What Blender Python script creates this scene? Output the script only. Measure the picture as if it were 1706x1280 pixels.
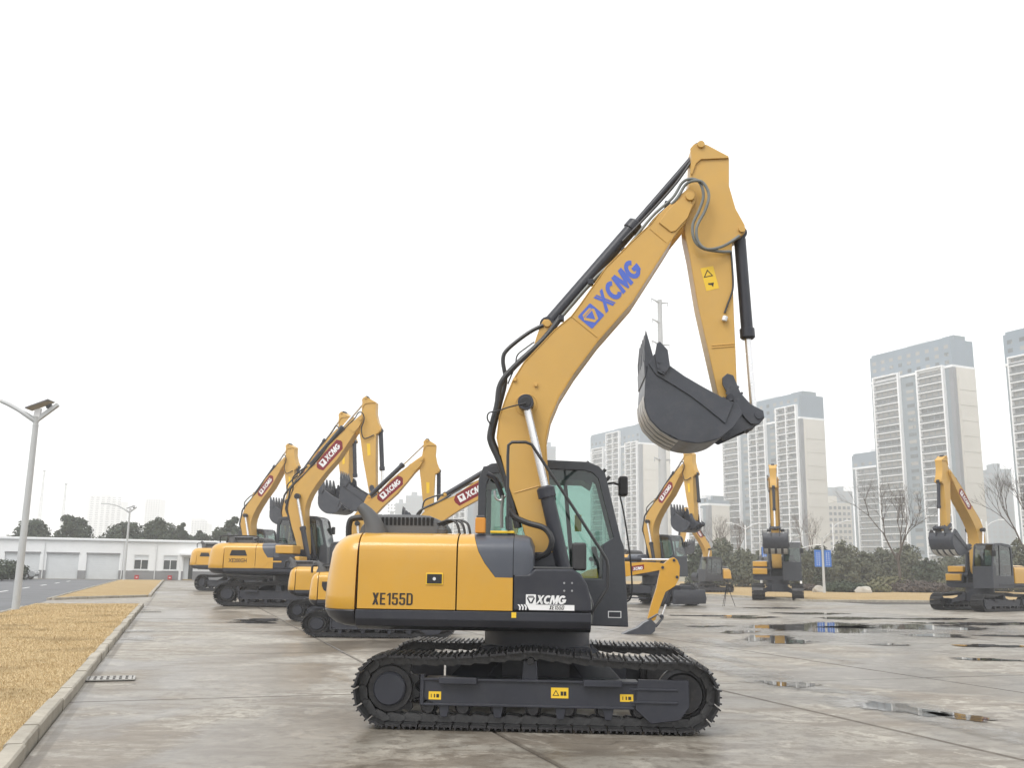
import bpy, bmesh, math, random
from mathutils import Vector, Matrix, noise as mnoise
R = math.radians
rnd = random.Random(7)
for _o in list(bpy.data.objects):
    bpy.data.objects.remove(_o)
scene = bpy.context.scene
COL = scene.collection

# ------------------------------------------------------------------ camera
FPX, CX, CY = 1590.0, 853.0, 640.0           # focal length and centre of the 1706 x 1280 photograph
PITCH, ROLL, EYE = math.atan(0.1943), R(0.8), 1.66
cf = Vector((0, math.cos(PITCH), math.sin(PITCH)))
_r0 = Vector((1, 0, 0)); _u0 = Vector((0, -math.sin(PITCH), math.cos(PITCH)))
cr = _r0 * math.cos(ROLL) + _u0 * math.sin(ROLL)
cu = _u0 * math.cos(ROLL) - _r0 * math.sin(ROLL)
CAM = Vector((0, 0, EYE))
cd = bpy.data.cameras.new('camera'); cam = bpy.data.objects.new('camera', cd); COL.objects.link(cam)
cd.sensor_width = 36; cd.lens = 36 * FPX / 1706; cd.clip_end = 6000; cd.clip_start = 0.05
m3 = Matrix((cr, cu, -cf)).transposed()
cam.matrix_world = Matrix.Translation(CAM) @ m3.to_4x4()
scene.camera = cam

# ------------------------------------------------------------------ light
SUN_EL, SUN_AZ = R(52), R(215)               # high, behind and left of the viewer, veiled by cloud
w = bpy.data.worlds.new('World'); scene.world = w; w.use_nodes = True
nt = w.node_tree; nt.nodes.clear()
sky = nt.nodes.new('ShaderNodeTexSky'); sky.sky_type = 'NISHITA'; sky.sun_disc = False
sky.sun_elevation = SUN_EL; sky.sun_rotation = SUN_AZ; sky.dust_density = 3.0
mx = nt.nodes.new('ShaderNodeMix'); mx.data_type = 'RGBA'; mx.inputs[0].default_value = 0.93
mx.inputs[7].default_value = (11.6, 11.75, 11.85, 1)     # closed layer of bright cloud
bg = nt.nodes.new('ShaderNodeBackground'); bg.inputs[1].default_value = 0.09
ow = nt.nodes.new('ShaderNodeOutputWorld')
nt.links.new(sky.outputs[0], mx.inputs[6]); nt.links.new(mx.outputs[2], bg.inputs[0]); nt.links.new(bg.outputs[0], ow.inputs[0])
sl = bpy.data.lights.new('sun', 'SUN'); sl.energy = 1.4; sl.angle = R(28); sl.color = (1, .97, .93)
so = bpy.data.objects.new('sun', sl); COL.objects.link(so)
_sd = Vector((math.sin(SUN_AZ) * math.cos(SUN_EL), math.cos(SUN_AZ) * math.cos(SUN_EL), math.sin(SUN_EL)))
so.rotation_euler = _sd.to_track_quat('Z', 'Y').to_euler()
vs = scene.view_settings
vs.view_transform = 'Standard'; vs.look = 'None'; vs.exposure = 0.5; vs.gamma = 1; vs.use_curve_mapping = False
scene.render.engine = 'CYCLES'
cy = scene.cycles
cy.use_denoising = True; cy.max_bounces = 8; cy.diffuse_bounces = 3; cy.glossy_bounces = 3; cy.transmission_bounces = 6
cy.transparent_max_bounces = 12; cy.volume_bounces = 3; cy.caustics_reflective = False; cy.caustics_refractive = False

# ------------------------------------------------------------------ measuring
def ray(x, y): return cf + cr * ((x - CX) / FPX) - cu * ((y - CY) / FPX)
def G(x, y, z=0.0):                                        # point of the photograph on the ground
    d = ray(x, y); return CAM + d * ((z - EYE) / d.z)
def D(x, y, Y):                                            # point of the photograph at depth Y
    d = ray(x, y); return CAM + d * (Y / d.y)
KA = R(18.9)
KD = Vector((-math.sin(KA), math.cos(KA), 0)); PD = Vector((math.cos(KA), math.sin(KA), 0))
def KP(p, k, z=0.0): return PD * p + KD * k + Vector((0, 0, z))   # yard grid: p across the kerb, k along it
class Frame:                                               # a machine standing at O with heading h
    def __init__(s, O, h):
        s.O = Vector((O[0], O[1], 0)); s.h = h
        s.ex = Vector((math.cos(h), math.sin(h), 0)); s.ey = Vector((-math.sin(h), math.cos(h), 0))
    def L(s, x, y, yl):
        d = ray(x, y); q = CAM - s.O; t = (yl - q.dot(s.ey)) / d.dot(s.ey); p = q + d * t
        return (p.dot(s.ex), p.z)

# ------------------------------------------------------------------ mesh helpers
class MB:
    def __init__(s): s.v = []; s.f = []; s.mi = []
    def add(s, vs, fs, mi=0):
        b = len(s.v); s.v += [tuple(v) for v in vs]
        for f in fs: s.f.append([b + i for i in f]); s.mi.append(mi)
        return s
    def box(s, a, b, mi=0):
        x0, x1 = sorted((a[0], b[0])); y0, y1 = sorted((a[1], b[1])); z0, z1 = sorted((a[2], b[2]))
        return s.add([(x0, y0, z0), (x1, y0, z0), (x1, y1, z0), (x0, y1, z0), (x0, y0, z1), (x1, y0, z1), (x1, y1, z1), (x0, y1, z1)],
                     [(0, 3, 2, 1), (4, 5, 6, 7), (0, 1, 5, 4), (1, 2, 6, 5), (2, 3, 7, 6), (3, 0, 4, 7)], mi)
    def rings(s, rings, cap=True, closed=False, mi=0):
        n = len(rings[0]); vs = [p for r in rings for p in r]; fs = []
        m = len(rings)
        for i in range(m if closed else m - 1):
            j = (i + 1) % m
            for a in range(n):
                b = (a + 1) % n
                fs.append((i * n + a, i * n + b, j * n + b, j * n + a))
        if cap and not closed:
            fs.append(tuple(range(n - 1, -1, -1))); fs.append(tuple((m - 1) * n + a for a in range(n)))
        return s.add(vs, fs, mi)
    def prism(s, pts, y0, y1, ax='y', mi=0):               # pts: outline; ax 'y' -> (x,z), 'x' -> (y,z), 'z' -> (x,y)
        ar = sum(pts[i][0] * pts[(i + 1) % len(pts)][1] - pts[(i + 1) % len(pts)][0] * pts[i][1] for i in range(len(pts)))
        q = list(pts) if ar > 0 else list(pts)[::-1]
        a, b = (y0, y1) if y0 < y1 else (y1, y0)
        if ax == 'y': r = [[(p[0], t, p[1]) for p in q] for t in (b, a)]
        elif ax == 'x': r = [[(t, p[0], p[1]) for p in q] for t in (a, b)]
        else: r = [[(p[0], p[1], t) for p in q] for t in (a, b)]
        return s.rings(r, mi=mi)
    def tube(s, path, r, n=8, cap=True, mi=0):
        P = [Vector(p) for p in path]; rr = r if isinstance(r, (list, tuple)) else [r] * len(P)
        up = None; rings = []
        for i, p in enumerate(P):
            t = (P[min(i + 1, len(P) - 1)] - P[max(i - 1, 0)]).normalized()
            if up is None:
                up = Vector((0, 0, 1)) if abs(t.z) < .9 else Vector((0, 1, 0))
            a = t.cross(up)
            if a.length < 1e-4: a = t.orthogonal()
            a.normalize(); b = a.cross(t).normalized(); up = b
            rings.append([p + a * math.cos(2 * math.pi * k / n) * rr[i] + b * math.sin(2 * math.pi * k / n) * rr[i] for k in range(n)])
        return s.rings(rings, cap, mi=mi)
    def cyl(s, p0, p1, r0, r1=None, n=16, mi=0):
        return s.tube([p0, p1], [r0, r0 if r1 is None else r1], n, mi=mi)
    def ball(s, c, r, n=8, sz=1.0, mi=0):
        rings = []
        for i in range(1, n):
            a = math.pi * i / n - math.pi / 2
            rings.append([(c[0] + r * math.cos(a) * math.cos(2 * math.pi * k / (2 * n)), c[1] + r * math.cos(a) * math.sin(2 * math.pi * k / (2 * n)), c[2] + r * sz * math.sin(a)) for k in range(2 * n)])
        return s.rings(rings, mi=mi)
    def merge(s, o, M):
        b = len(s.v); s.v += [tuple(M @ Vector(v)) for v in o.v]
        for f, mi in zip(o.f, o.mi): s.f.append([b + i for i in f]); s.mi.append(mi)
        return s
    def mesh(s, name, smooth=35):
        me = bpy.data.meshes.new(name); me.from_pydata(s.v, [], s.f)
        me.polygons.foreach_set('material_index', s.mi); me.update()
        bm = bmesh.new(); bm.from_mesh(me); bmesh.ops.recalc_face_normals(bm, faces=bm.faces); bm.to_mesh(me); bm.free()
        if smooth:
            me.polygons.foreach_set('use_smooth', [True] * len(me.polygons)); me.set_sharp_from_angle(angle=R(smooth))
        return me
    def build(s, name, mat, parent=None, bevel=0, smooth=35, seg=2):
        me = s.mesh(name, smooth)
        return link(name, me, mat, parent, bevel, seg)
def link(name, me, mat, parent=None, bevel=0, seg=2):
    for m in (mat if isinstance(mat, (list, tuple)) else [mat]):
        if m is not None: me.materials.append(m)
    o = bpy.data.objects.new(name, me); COL.objects.link(o)
    if parent: o.parent = parent
    if bevel:
        b = o.modifiers.new('bevel', 'BEVEL'); b.width = bevel; b.segments = seg; b.limit_method = 'ANGLE'; b.angle_limit = R(32); b.harden_normals = True
    return o
def inst(o, parent=None, loc=None, rot=None, name=None):
    c = o.copy(); c.name = name or o.name.split('.')[0]; COL.objects.link(c); c.parent = parent or o.parent
    if loc is not None: c.location = loc
    if rot is not None: c.rotation_euler = rot
    return c
def tag(o, label=None, cat=None, group=None, kind=None):
    if label: o['label'] = label
    if cat: o['category'] = cat
    if group: o['group'] = group
    if kind: o['kind'] = kind
    return o
def thing(name, label, cat, loc=(0, 0, 0), rz=0.0, group=None, scale=1.0):
    o = bpy.data.objects.new(name, None); COL.objects.link(o); o.empty_display_size = .2
    o.location = loc; o.rotation_euler = (0, 0, rz); o.scale = (scale,) * 3
    return tag(o, label, cat, group)
def spline(pts, sub=6):
    P = [Vector(p) for p in pts]; out = []
    for i in range(len(P) - 1):
        a, b, c, d = P[max(i - 1, 0)], P[i], P[i + 1], P[min(i + 2, len(P) - 1)]
        for k in range(sub):
            t = k / sub
            out.append(.5 * ((2 * b) + (c - a) * t + (2 * a - 5 * b + 4 * c - d) * t * t + (3 * b - a - 3 * c + d) * t ** 3))
    return out + [P[-1]]
def text_mb(txt, sx=1.0, shear=0.0, offset=0.0):           # lettering, unit height, origin lower left
    cu_ = bpy.data.curves.new('lettering', 'FONT'); cu_.body = txt; cu_.offset = offset; cu_.resolution_u = 3
    o = bpy.data.objects.new('lettering', cu_); COL.objects.link(o)
    dg = bpy.context.evaluated_depsgraph_get(); me = bpy.data.meshes.new_from_object(o.evaluated_get(dg))
    vs_ = [(v.co.x, v.co.y) for v in me.vertices]; fs_ = [tuple(p.vertices) for p in me.polygons]
    bpy.data.objects.remove(o); bpy.data.curves.remove(cu_); bpy.data.meshes.remove(me)
    x0 = min(v[0] for v in vs_); x1 = max(v[0] for v in vs_); y0 = min(v[1] for v in vs_); y1 = max(v[1] for v in vs_)
    h = y1 - y0
    return [((x - x0) / h * sx + shear * (y - y0) / h, (y - y0) / h) for x, y in vs_], fs_, (x1 - x0) / h * sx
_txt = {}
def put_text(txt, org, du, dv, h, wid, shear=0.0, offset=0.0):   # flat letters from org, du along the line, dv up; width wid
    key = (txt, shear, offset)
    if key not in _txt: _txt[key] = text_mb(txt, 1, 0, offset)
    v, f, w0 = _txt[key]; m = MB(); O = Vector(org); du = Vector(du).normalized(); dv = Vector(dv).normalized()
    m.add([O + du * (x / w0 * wid + shear * y * h) + dv * (y * h) for x, y in v], f)
    return m

def strokes(polys, org, du, dv, h, wid, shear=0.0, lift=Vector((0, -.0005, 0))):   # block letters from polygons in a unit-high line
    x1 = max(p[0] for q in polys for p in q); m = MB(); O = Vector(org); du = Vector(du).normalized(); dv = Vector(dv).normalized()
    for i, q in enumerate(polys):
        m.add([O + du * (x / x1 * wid + shear * (y - .5) * h) + dv * (y * h) + lift * (i % 3) for x, y in q], [tuple(range(len(q)))])
    return m
def _arc(cx, w, a0, a1, st, n=16):
    o_ = [(cx + w / 2 * math.cos(R(a0 + (a1 - a0) * i / n)), .5 + .5 * math.sin(R(a0 + (a1 - a0) * i / n))) for i in range(n + 1)]
    i_ = [(cx + (w / 2 - st) * math.cos(R(a0 + (a1 - a0) * i / n)), .5 + (.5 - st * .85) * math.sin(R(a0 + (a1 - a0) * i / n))) for i in range(n + 1)]
    return [[o_[i], o_[i + 1], i_[i + 1], i_[i]] for i in range(n)]
# heavy maker's lettering: X with split stroke, C, M, G
BRAND = ([[(0, 1), (.16, 1), (.80, 0), (.62, 0)], [(.20, 1), (.30, 1), (.92, 0), (.84, 0)], [(.62, 1), (.86, 1), (.20, 0), (-.06, 0)]]
         + _arc(1.36, .96, 48, 312, .28) + [[(x - .17, y) for x, y in q] for q in ([(1.84, 0), (2.10, 0), (2.14, .62), (2.24, 1), (1.94, 1)], [(1.98, 1), (2.27, 1), (2.48, .36), (2.34, .0)], [(2.34, 0), (2.46, .0), (2.92, 1), (2.60, 1)], [(2.64, 1), (2.92, 1), (2.88, 0), (2.60, 0)])]
         + _arc(3.22, .98, 42, 335, .28) + [[(x - .14, y) for x, y in q] for q in ([(3.36, .56), (3.88, .56), (3.86, .30), (3.36, .34)], [(3.60, .10), (3.84, .20), (3.84, .40), (3.60, .40)])])
_ST = .135
def _gl(c):
    s_ = _ST; w_ = .46
    if c == 'X': return [[(0, 1), (s_ * 1.2, 1), (w_, 0), (w_ - s_ * 1.2, 0)], [(w_ - s_ * 1.2, 1), (w_, 1), (s_ * 1.2, 0), (0, 0)]], w_
    if c == 'E': return [[(0, 0), (s_, 0), (s_, 1), (0, 1)], [(s_, 1 - s_), (w_ * .85, 1 - s_), (w_ * .85, 1), (s_, 1)], [(s_, .44), (w_ * .78, .44), (w_ * .78, .44 + s_), (s_, .44 + s_)], [(s_, 0), (w_ * .85, 0), (w_ * .85, s_), (s_, s_)]], w_ * .85
    if c == '1': return [[(.16, 0), (.16 + s_, 0), (.16 + s_, 1), (.17, 1), (.02, .84), (.02, .74), (.16, .80)]], .16 + s_
    if c == '5': return [[(.02, 1), (.42, 1), (.42, 1 - s_), (.02, 1 - s_)], [(.02, .48), (.02 + s_, .48), (.02 + s_, 1 - s_), (.02, 1 - s_)], [(.02 + s_, .5), (.30, .5), (.30, .64), (.02 + s_, .62)], [(.30, .64), (.39, .60), (.44, .50), (.44, .14), (.39, .04), (.30, 0), (.30, s_), (.305, .5)], [(.14, 0), (.30, 0), (.30, s_), (.14, s_)], [(0, .28), (s_, .28), (s_, s_), (.14, 0), (.05, .04), (0, .14)]], .44
    if c == 'D': return [[(0, 0), (s_, 0), (s_, 1), (0, 1)], [(s_, 1), (.30, 1), (.40, .94), (.45, .82), (.45 - s_, .80), (.29, 1 - s_), (s_, 1 - s_)], [(.45 - s_, .18), (.45, .18), (.45, .82), (.45 - s_, .82)], [(s_, 0), (.30, 0), (.40, .06), (.45, .18), (.45 - s_, .20), (.29, s_), (s_, s_)]], .45
def block_word(w_):
    x = 0; out = []
    for c in w_:
        g, a = _gl(c); out += [[(p[0] + x, p[1]) for p in q] for q in g]; x += a + .085
    return out
# ------------------------------------------------------------------ materials
def newmat(name):
    m = bpy.data.materials.new(name); m.use_nodes = True; t = m.node_tree; t.nodes.clear()
    o = t.nodes.new('ShaderNodeOutputMaterial'); return m, t, o
def nd(t, typ, **kw):
    n = t.nodes.new('ShaderNode' + typ)
    for k, v in kw.items(): setattr(n, k, v)
    return n
def noise(t, vec, scale, detail=4, rough=.55, dist=0.0):
    n = nd(t, 'TexNoise'); n.inputs['Scale'].default_value = scale; n.inputs['Detail'].default_value = detail
    n.inputs['Roughness'].default_value = rough; n.inputs['Distortion'].default_value = dist
    t.links.new(vec, n.inputs['Vector']); return n.outputs[0]
def ramp(t, src, stops):
    n = nd(t, 'ValToRGB'); e = n.color_ramp.elements
    while len(e) < len(stops): e.new(.5)
    for i, (p, c) in enumerate(stops):
        e[i].position = p; e[i].color = (c, c, c, 1) if isinstance(c, (int, float)) else (*c, 1)
    t.links.new(src, n.inputs[0]); return n.outputs[0]
def mixc(t, fac, a, b, mode='MIX'):
    n = nd(t, 'Mix', data_type='RGBA', blend_type=mode)
    for s, i in ((fac, 0), (a, 6), (b, 7)):
        if isinstance(s, (int, float)): n.inputs[i].default_value = s
        elif isinstance(s, tuple): n.inputs[i].default_value = (*s, 1)
        else: t.links.new(s, n.inputs[i])
    return n.outputs[2]
def bump(t, src, strength=.2, dist=.01):
    n = nd(t, 'Bump'); n.inputs['Strength'].default_value = strength; n.inputs['Distance'].default_value = dist
    t.links.new(src, n.inputs['Height']); return n.outputs[0]
def mat(name, col, rough=.5, metal=0.0, var=.12, scale=3.0, dirt=0.0, dirtcol=(.25, .22, .17), coat=0.0, bmp=0.0, bscale=60, rvar=.12, world=False, spec=None):
    m, t, o = newmat(name); p = nd(t, 'BsdfPrincipled'); t.links.new(p.outputs[0], o.inputs[0])
    vec = nd(t, 'NewGeometry').outputs['Position'] if world else nd(t, 'TexCoord').outputs['Object']
    n1 = noise(t, vec, scale, 5, .6)
    c = mixc(t, ramp(t, n1, [(.3, 0.0), (.7, 1.0)]), tuple(x * (1 - var) for x in col), tuple(min(1, x * (1 + var)) for x in col))
    if dirt:
        n2 = noise(t, vec, scale * 2.7, 8, .7)
        c = mixc(t, ramp(t, n2, [(.48, 0.0), (.75, dirt)]), c, dirtcol)
    t.links.new(c, p.inputs['Base Color'])
    n3 = noise(t, vec, scale * 5, 4, .6)
    mr = nd(t, 'MapRange'); mr.inputs[3].default_value = max(.02, rough - rvar); mr.inputs[4].default_value = min(1, rough + rvar)
    t.links.new(n3, mr.inputs[0]); t.links.new(mr.outputs[0], p.inputs['Roughness'])
    p.inputs['Metallic'].default_value = metal
    if coat: p.inputs['Coat Weight'].default_value = coat; p.inputs['Coat Roughness'].default_value = .12
    if spec is not None: p.inputs['Specular IOR Level'].default_value = spec
    if bmp:
        t.links.new(bump(t, noise(t, vec, bscale, 4, .6), bmp, .006), p.inputs['Normal'])
    return m
def glass(name, tint, gloss=.12, rough=.02):
    m, t, o = newmat(name); tr = nd(t, 'BsdfTransparent'); tr.inputs[0].default_value = (*tint, 1)
    g = nd(t, 'BsdfGlossy'); g.inputs['Roughness'].default_value = rough
    lw = nd(t, 'LayerWeight'); lw.inputs[0].default_value = .5; pw = nd(t, 'Math', operation='POWER'); pw.inputs[1].default_value = 4.0; t.links.new(lw.outputs['Facing'], pw.inputs[0])
    ad = nd(t, 'Math', operation='MULTIPLY_ADD', use_clamp=True); ad.inputs[1].default_value = .7; ad.inputs[2].default_value = gloss
    mxs = nd(t, 'MixShader'); t.links.new(pw.outputs[0], ad.inputs[0]); t.links.new(ad.outputs[0], mxs.inputs[0])
    t.links.new(tr.outputs[0], mxs.inputs[1]); t.links.new(g.outputs[0], mxs.inputs[2]); t.links.new(mxs.outputs[0], o.inputs[0])
    return m
YEL = mat('yellow_paint', (.575, .305, .024), .42, var=.05, scale=1.2, dirt=.22, dirtcol=(.50, .33, .10), coat=.65, rvar=.10)
YELB = mat('yellow_boom_flare', (.57, .335, .075), .5, var=.06, scale=1.0, dirt=.3, dirtcol=(.46, .31, .12), coat=.2, rvar=.08)  # machine yellow with the pale veil of sky haze and flare mixed into the colour
CHAR = mat('charcoal_paint', (.028, .030, .040), .40, var=.14, scale=1.5, dirt=.3, dirtcol=(.065, .065, .067), coat=.08, rvar=.1, spec=.4)
GREY = mat('grey_paint', (.062, .070, .090), .42, var=.06, scale=1.5, dirt=.15, dirtcol=(.14, .14, .14), coat=.25)
HOOD = mat('dull_grey_paint', (.085, .086, .088), .55, var=.08, scale=2)
BLACK = mat('black_plastic', (.018, .018, .02), .5, var=.15)
GAPSHADE = mat('gap_shade_black', (.008, .008, .009), .8, var=.1)  # near-black colour standing in for the shade inside gaps and openings
TRACK = mat('track_steel', (.036, .036, .039), .36, metal=.45, var=.25, scale=6, dirt=.45, dirtcol=(.10, .09, .08), bmp=.2, rvar=.14)
LINKM = mat('chain_steel', (.07, .07, .072), .42, metal=.5, var=.3, scale=10, dirt=.4, dirtcol=(.13, .12, .10))
BRIGHT = mat('worn_bright_steel', (.42, .42, .43), .34, metal=.9, var=.2, scale=14)
CHROME = mat('chrome_rod', (.78, .78, .79), .26, metal=.7, var=.04, rvar=.05)
HOSE = mat('rubber_hose', (.028, .028, .03), .42, var=.15, scale=8)
HOSEG = mat('grey_hose', (.17, .18, .17), .42, var=.15, scale=8)
BUCK = mat('bucket_paint', (.042, .046, .058), .42, var=.2, scale=2.2, dirt=.55, dirtcol=(.085, .085, .09), coat=.12)
WEAR = mat('wear_plate', (.62, .61, .59), .42, metal=.45, var=.2, scale=9)
RED = mat('red_decal', (.20, .012, .02), .4, var=.1, scale=4)
WHITE = mat('white_decal', (.78, .78, .78), .5, var=.04)
BLUE = mat('blue_decal', (.07, .13, .52), .5, var=.05)
DECY = mat('yellow_decal', (.80, .52, .03), .45, var=.05)
INK = mat('black_print', (.025, .018, .012), .5, var=.1)
GLASS = glass('tinted_glass', (.48, .65, .60), .075)
GLASSD = glass('dark_tinted_glass', (.38, .48, .45), .12)
ORANGE = mat('orange_paint', (.62, .26, .03), .5, var=.05)
# ------------------------------------------------------------------ the ground
PJ0, PJ, KJ0, KJ = -1.0, 4.25, 0.4, 6.4                     # slab joints of the yard
def concrete(name, right=True):
    m, t, o = newmat(name); p = nd(t, 'BsdfPrincipled'); t.links.new(p.outputs[0], o.inputs[0])
    pos = nd(t, 'NewGeometry').outputs['Position']
    big = noise(t, pos, .13, 6, .62, .9); mid = noise(t, pos, 1.05, 9, .72, 1.4); fine = noise(t, pos, 5.5, 8, .75, .4); grit = noise(t, pos, 45, 4, .7)
    mp = nd(t, 'Mapping'); mp.inputs['Rotation'].default_value = (0, 0, R(-12)); mp.inputs['Scale'].default_value = (.42, 1.5, 1)
    t.links.new(pos, mp.inputs[0]); streak = noise(t, mp.outputs[0], 1.0, 8, .72, .3)
    base = mixc(t, ramp(t, big, [(.36, 0.0), (.64, 1.0)]), (.240, .208, .166), (.375, .358, .315))
    base = mixc(t, ramp(t, streak, [(.44, .62), (.52, 0.0)]), base, (.150, .118, .088))
    base = mixc(t, ramp(t, mid, [(.53, 0.0), (.585, .6)]), base, (.50, .468, .405))
    base = mixc(t, ramp(t, fine, [(.40, .75), (.52, 0.0)]), base, (.165, .140, .112))
    base = mixc(t, ramp(t, grit, [(.30, .30), (.55, 0.0)]), base, (.12, .11, .09))
    def joint(dirv, off, period):
        dp = nd(t, 'VectorMath', operation='DOT_PRODUCT'); t.links.new(pos, dp.inputs[0]); dp.inputs[1].default_value = dirv
        pp = nd(t, 'Math', operation='PINGPONG'); sb = nd(t, 'Math', operation='SUBTRACT'); sb.inputs[1].default_value = off; t.links.new(dp.outputs['Value'], sb.inputs[0]); t.links.new(sb.outputs[0], pp.inputs[0]); pp.inputs[1].default_value = period / 2
        wob = nd(t, 'Math', operation='MULTIPLY_ADD'); wob.inputs[1].default_value = -.06; t.links.new(fine, wob.inputs[0]); t.links.new(pp.outputs[0], wob.inputs[2]); return ramp(t, wob.outputs[0], [(.0, .7), (.022, 0.0)])
    for jd, jo, jp in ((tuple(PD), PJ0, PJ), (tuple(KD), KJ0, KJ)): base = mixc(t, joint(jd, jo, jp), base, (.115, .098, .078))
    vo = nd(t, 'TexVoronoi', feature='DISTANCE_TO_EDGE'); vo.inputs['Scale'].default_value = .16
    wv = nd(t, 'VectorMath', operation='MULTIPLY_ADD'); nn = nd(t, 'TexNoise'); nn.inputs['Scale'].default_value = .9; nn.inputs['Detail'].default_value = 6; t.links.new(pos, nn.inputs['Vector'])
    t.links.new(nn.outputs[1], wv.inputs[0]); wv.inputs[1].default_value = (2.2, 2.2, 0); t.links.new(pos, wv.inputs[2]); t.links.new(wv.outputs[0], vo.inputs['Vector'])
    crack = mixc(t, 1.0, ramp(t, vo.outputs['Distance'], [(.0, .9), (.0032, 0.0)]), ramp(t, noise(t, pos, .17, 3), [(.50, 0.0), (.56, 1.0)]), 'MULTIPLY')
    base = mixc(t, crack, base, (.09, .075, .06))
    oi = nd(t, 'ObjectInfo'); tone = nd(t, 'MapRange'); tone.inputs[3].default_value = .90; tone.inputs[4].default_value = 1.06
    t.links.new(oi.outputs['Random'], tone.inputs[0])
    cb = nd(t, 'CombineColor')
    for i in range(3): t.links.new(tone.outputs[0], cb.inputs[i])
    base = mixc(t, 1.0, base, cb.outputs[0], 'MULTIPLY')
    wet = ramp(t, noise(t, pos, .20, 6, .62, 1.1), [(.43, 0.0), (.56, 1.0)])
    base = mixc(t, wet, base, mixc(t, 1.0, base, (.62, .60, .58), 'MULTIPLY'))
    t.links.new(base, p.inputs['Base Color'])
    rr = mixc(t, wet, ramp(t, mid, [(.3, .52), (.7, .72)]), (.28, .28, .28))
    t.links.new(rr, p.inputs['Roughness'])
    h = mixc(t, .5, fine, grit)
    t.links.new(bump(t, h, .6, .008), p.inputs['Normal'])
    return m
CONC = concrete('weathered_concrete')
FILL = mat('joint_filler', (.055, .048, .04), .9, world=True)
EARTH = mat('dull_earth', (.20, .17, .11), .95, var=.25, scale=.2, dirt=.5, dirtcol=(.12, .13, .07), world=True)
ASPH = mat('asphalt', (.125, .128, .135), .82, var=.16, scale=.5, dirt=.3, dirtcol=(.17, .17, .17), bmp=.4, bscale=80, world=True)
KERB = mat('kerb_stone', (.36, .33, .275), .85, var=.2, scale=2.2, dirt=.5, dirtcol=(.20, .175, .135), bmp=.35, bscale=40, world=True)
def dry_grass_mat():
    m, t, o = newmat('dry_lawn'); p = nd(t, 'BsdfPrincipled'); t.links.new(p.outputs[0], o.inputs[0]); p.inputs['Roughness'].default_value = .95
    p.inputs['Specular IOR Level'].default_value = .1
    pos = nd(t, 'NewGeometry').outputs['Position']
    a = noise(t, pos, .5, 6, .65); b = noise(t, pos, 9, 6, .75); c = noise(t, pos, 70, 3, .7)
    col = mixc(t, ramp(t, a, [(.35, 0.0), (.65, 1.0)]), (.44, .32, .175), (.56, .445, .265))
    col = mixc(t, ramp(t, b, [(.38, .75), (.60, 0.0)]), col, (.29, .19, .085))
    col = mixc(t, ramp(t, c, [(.38, .6), (.6, 0.0)]), col, (.22, .15, .06))
    t.links.new(col, p.inputs['Base Color']); t.links.new(bump(t, mixc(t, .5, b, c), .8, .03), p.inputs['Normal'])
    return m
LAWN = dry_grass_mat()
def straw_mat():
    m, t, o = newmat('straw_blades'); p = nd(t, 'BsdfPrincipled'); t.links.new(p.outputs[0], o.inputs[0]); p.inputs['Roughness'].default_value = .8
    pos = nd(t, 'NewGeometry').outputs['Position']
    v = noise(t, pos, 33, 2, .5); u = noise(t, pos, .7, 4, .6)
    c = mixc(t, ramp(t, v, [(.3, 0.0), (.7, 1.0)]), (.45, .32, .155), (.72, .58, .35))
    c = mixc(t, ramp(t, u, [(.52, 0.0), (.68, .6)]), c, (.28, .21, .11))
    t.links.new(c, p.inputs['Base Color']); return m
STRAW = straw_mat()

tag(MB().box((-2500, -300, -1.2), (2500, 4200, -.25)).build('ground', EARTH, smooth=0), kind='structure')

# the concrete yard: bed of filler with slabs proud of it
K0, K1 = -6.0, 122.0
PJ0, PJ, KJ0, KJ = -1.0, 4.25, 0.4, 6.4
yard = MB().prism([tuple(KP(p, k)[:2]) for p, k in ((-1.06, K0), (95, K0), (95, 112), (-1.06, 112))], -.24, -.02, 'z').build('concrete_yard', FILL, smooth=0)
tag(yard, kind='structure')
ga = .014
def slab_mesh(name, p0, p1, k0, k1):
    b = .012; m = MB()
    r = []
    for z, i in ((-.12, 0), (-b, 0), (0, b)):
        r.append([KP(p, k, z) for p, k in ((p0 + ga + i, k0 + ga + i), (p1 - ga - i, k0 + ga + i), (p1 - ga - i, k1 - ga - i), (p0 + ga + i, k1 - ga - i))])
    return m.rings(r).mesh(name, 0)
unit = slab_mesh('slab', 0, PJ, 0, KJ); unit.materials.append(CONC); edge_unit = slab_mesh('slab', -.125, PJ, 0, KJ); edge_unit.materials.append(CONC)
cells = []
for i in range(0, 21):
    for j in range(0, 18):
        p0, k0 = PJ0 + PJ * i, KJ0 + KJ * (j - 1)
        if k0 > 45 and p0 > 34: continue
        if k0 > 69: continue
        c = KP(p0 + PJ / 2, k0 + KJ / 2)
        if c.y < 5 or abs(c.x / max(c.y, 1)) > .72: continue
        cells.append((c.length, p0, k0))
cells.sort()
for _, p0, k0 in cells[:300]:
    o = bpy.data.objects.new('slab', edge_unit if p0 < 0 else unit); COL.objects.link(o); o.parent = yard; q = KP(p0, k0); q.z = rnd.uniform(-.004, .002); o.location = q
far = MB()
far.prism([tuple(KP(p, k)[:2]) for p, k in ((-1.06, 70.9), (36, 70.9), (36, 111.9), (-1.06, 111.9))], -.019, -.001, 'z')
tag(far.build('far_pavement', CONC, smooth=0), kind='structure')

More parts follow.
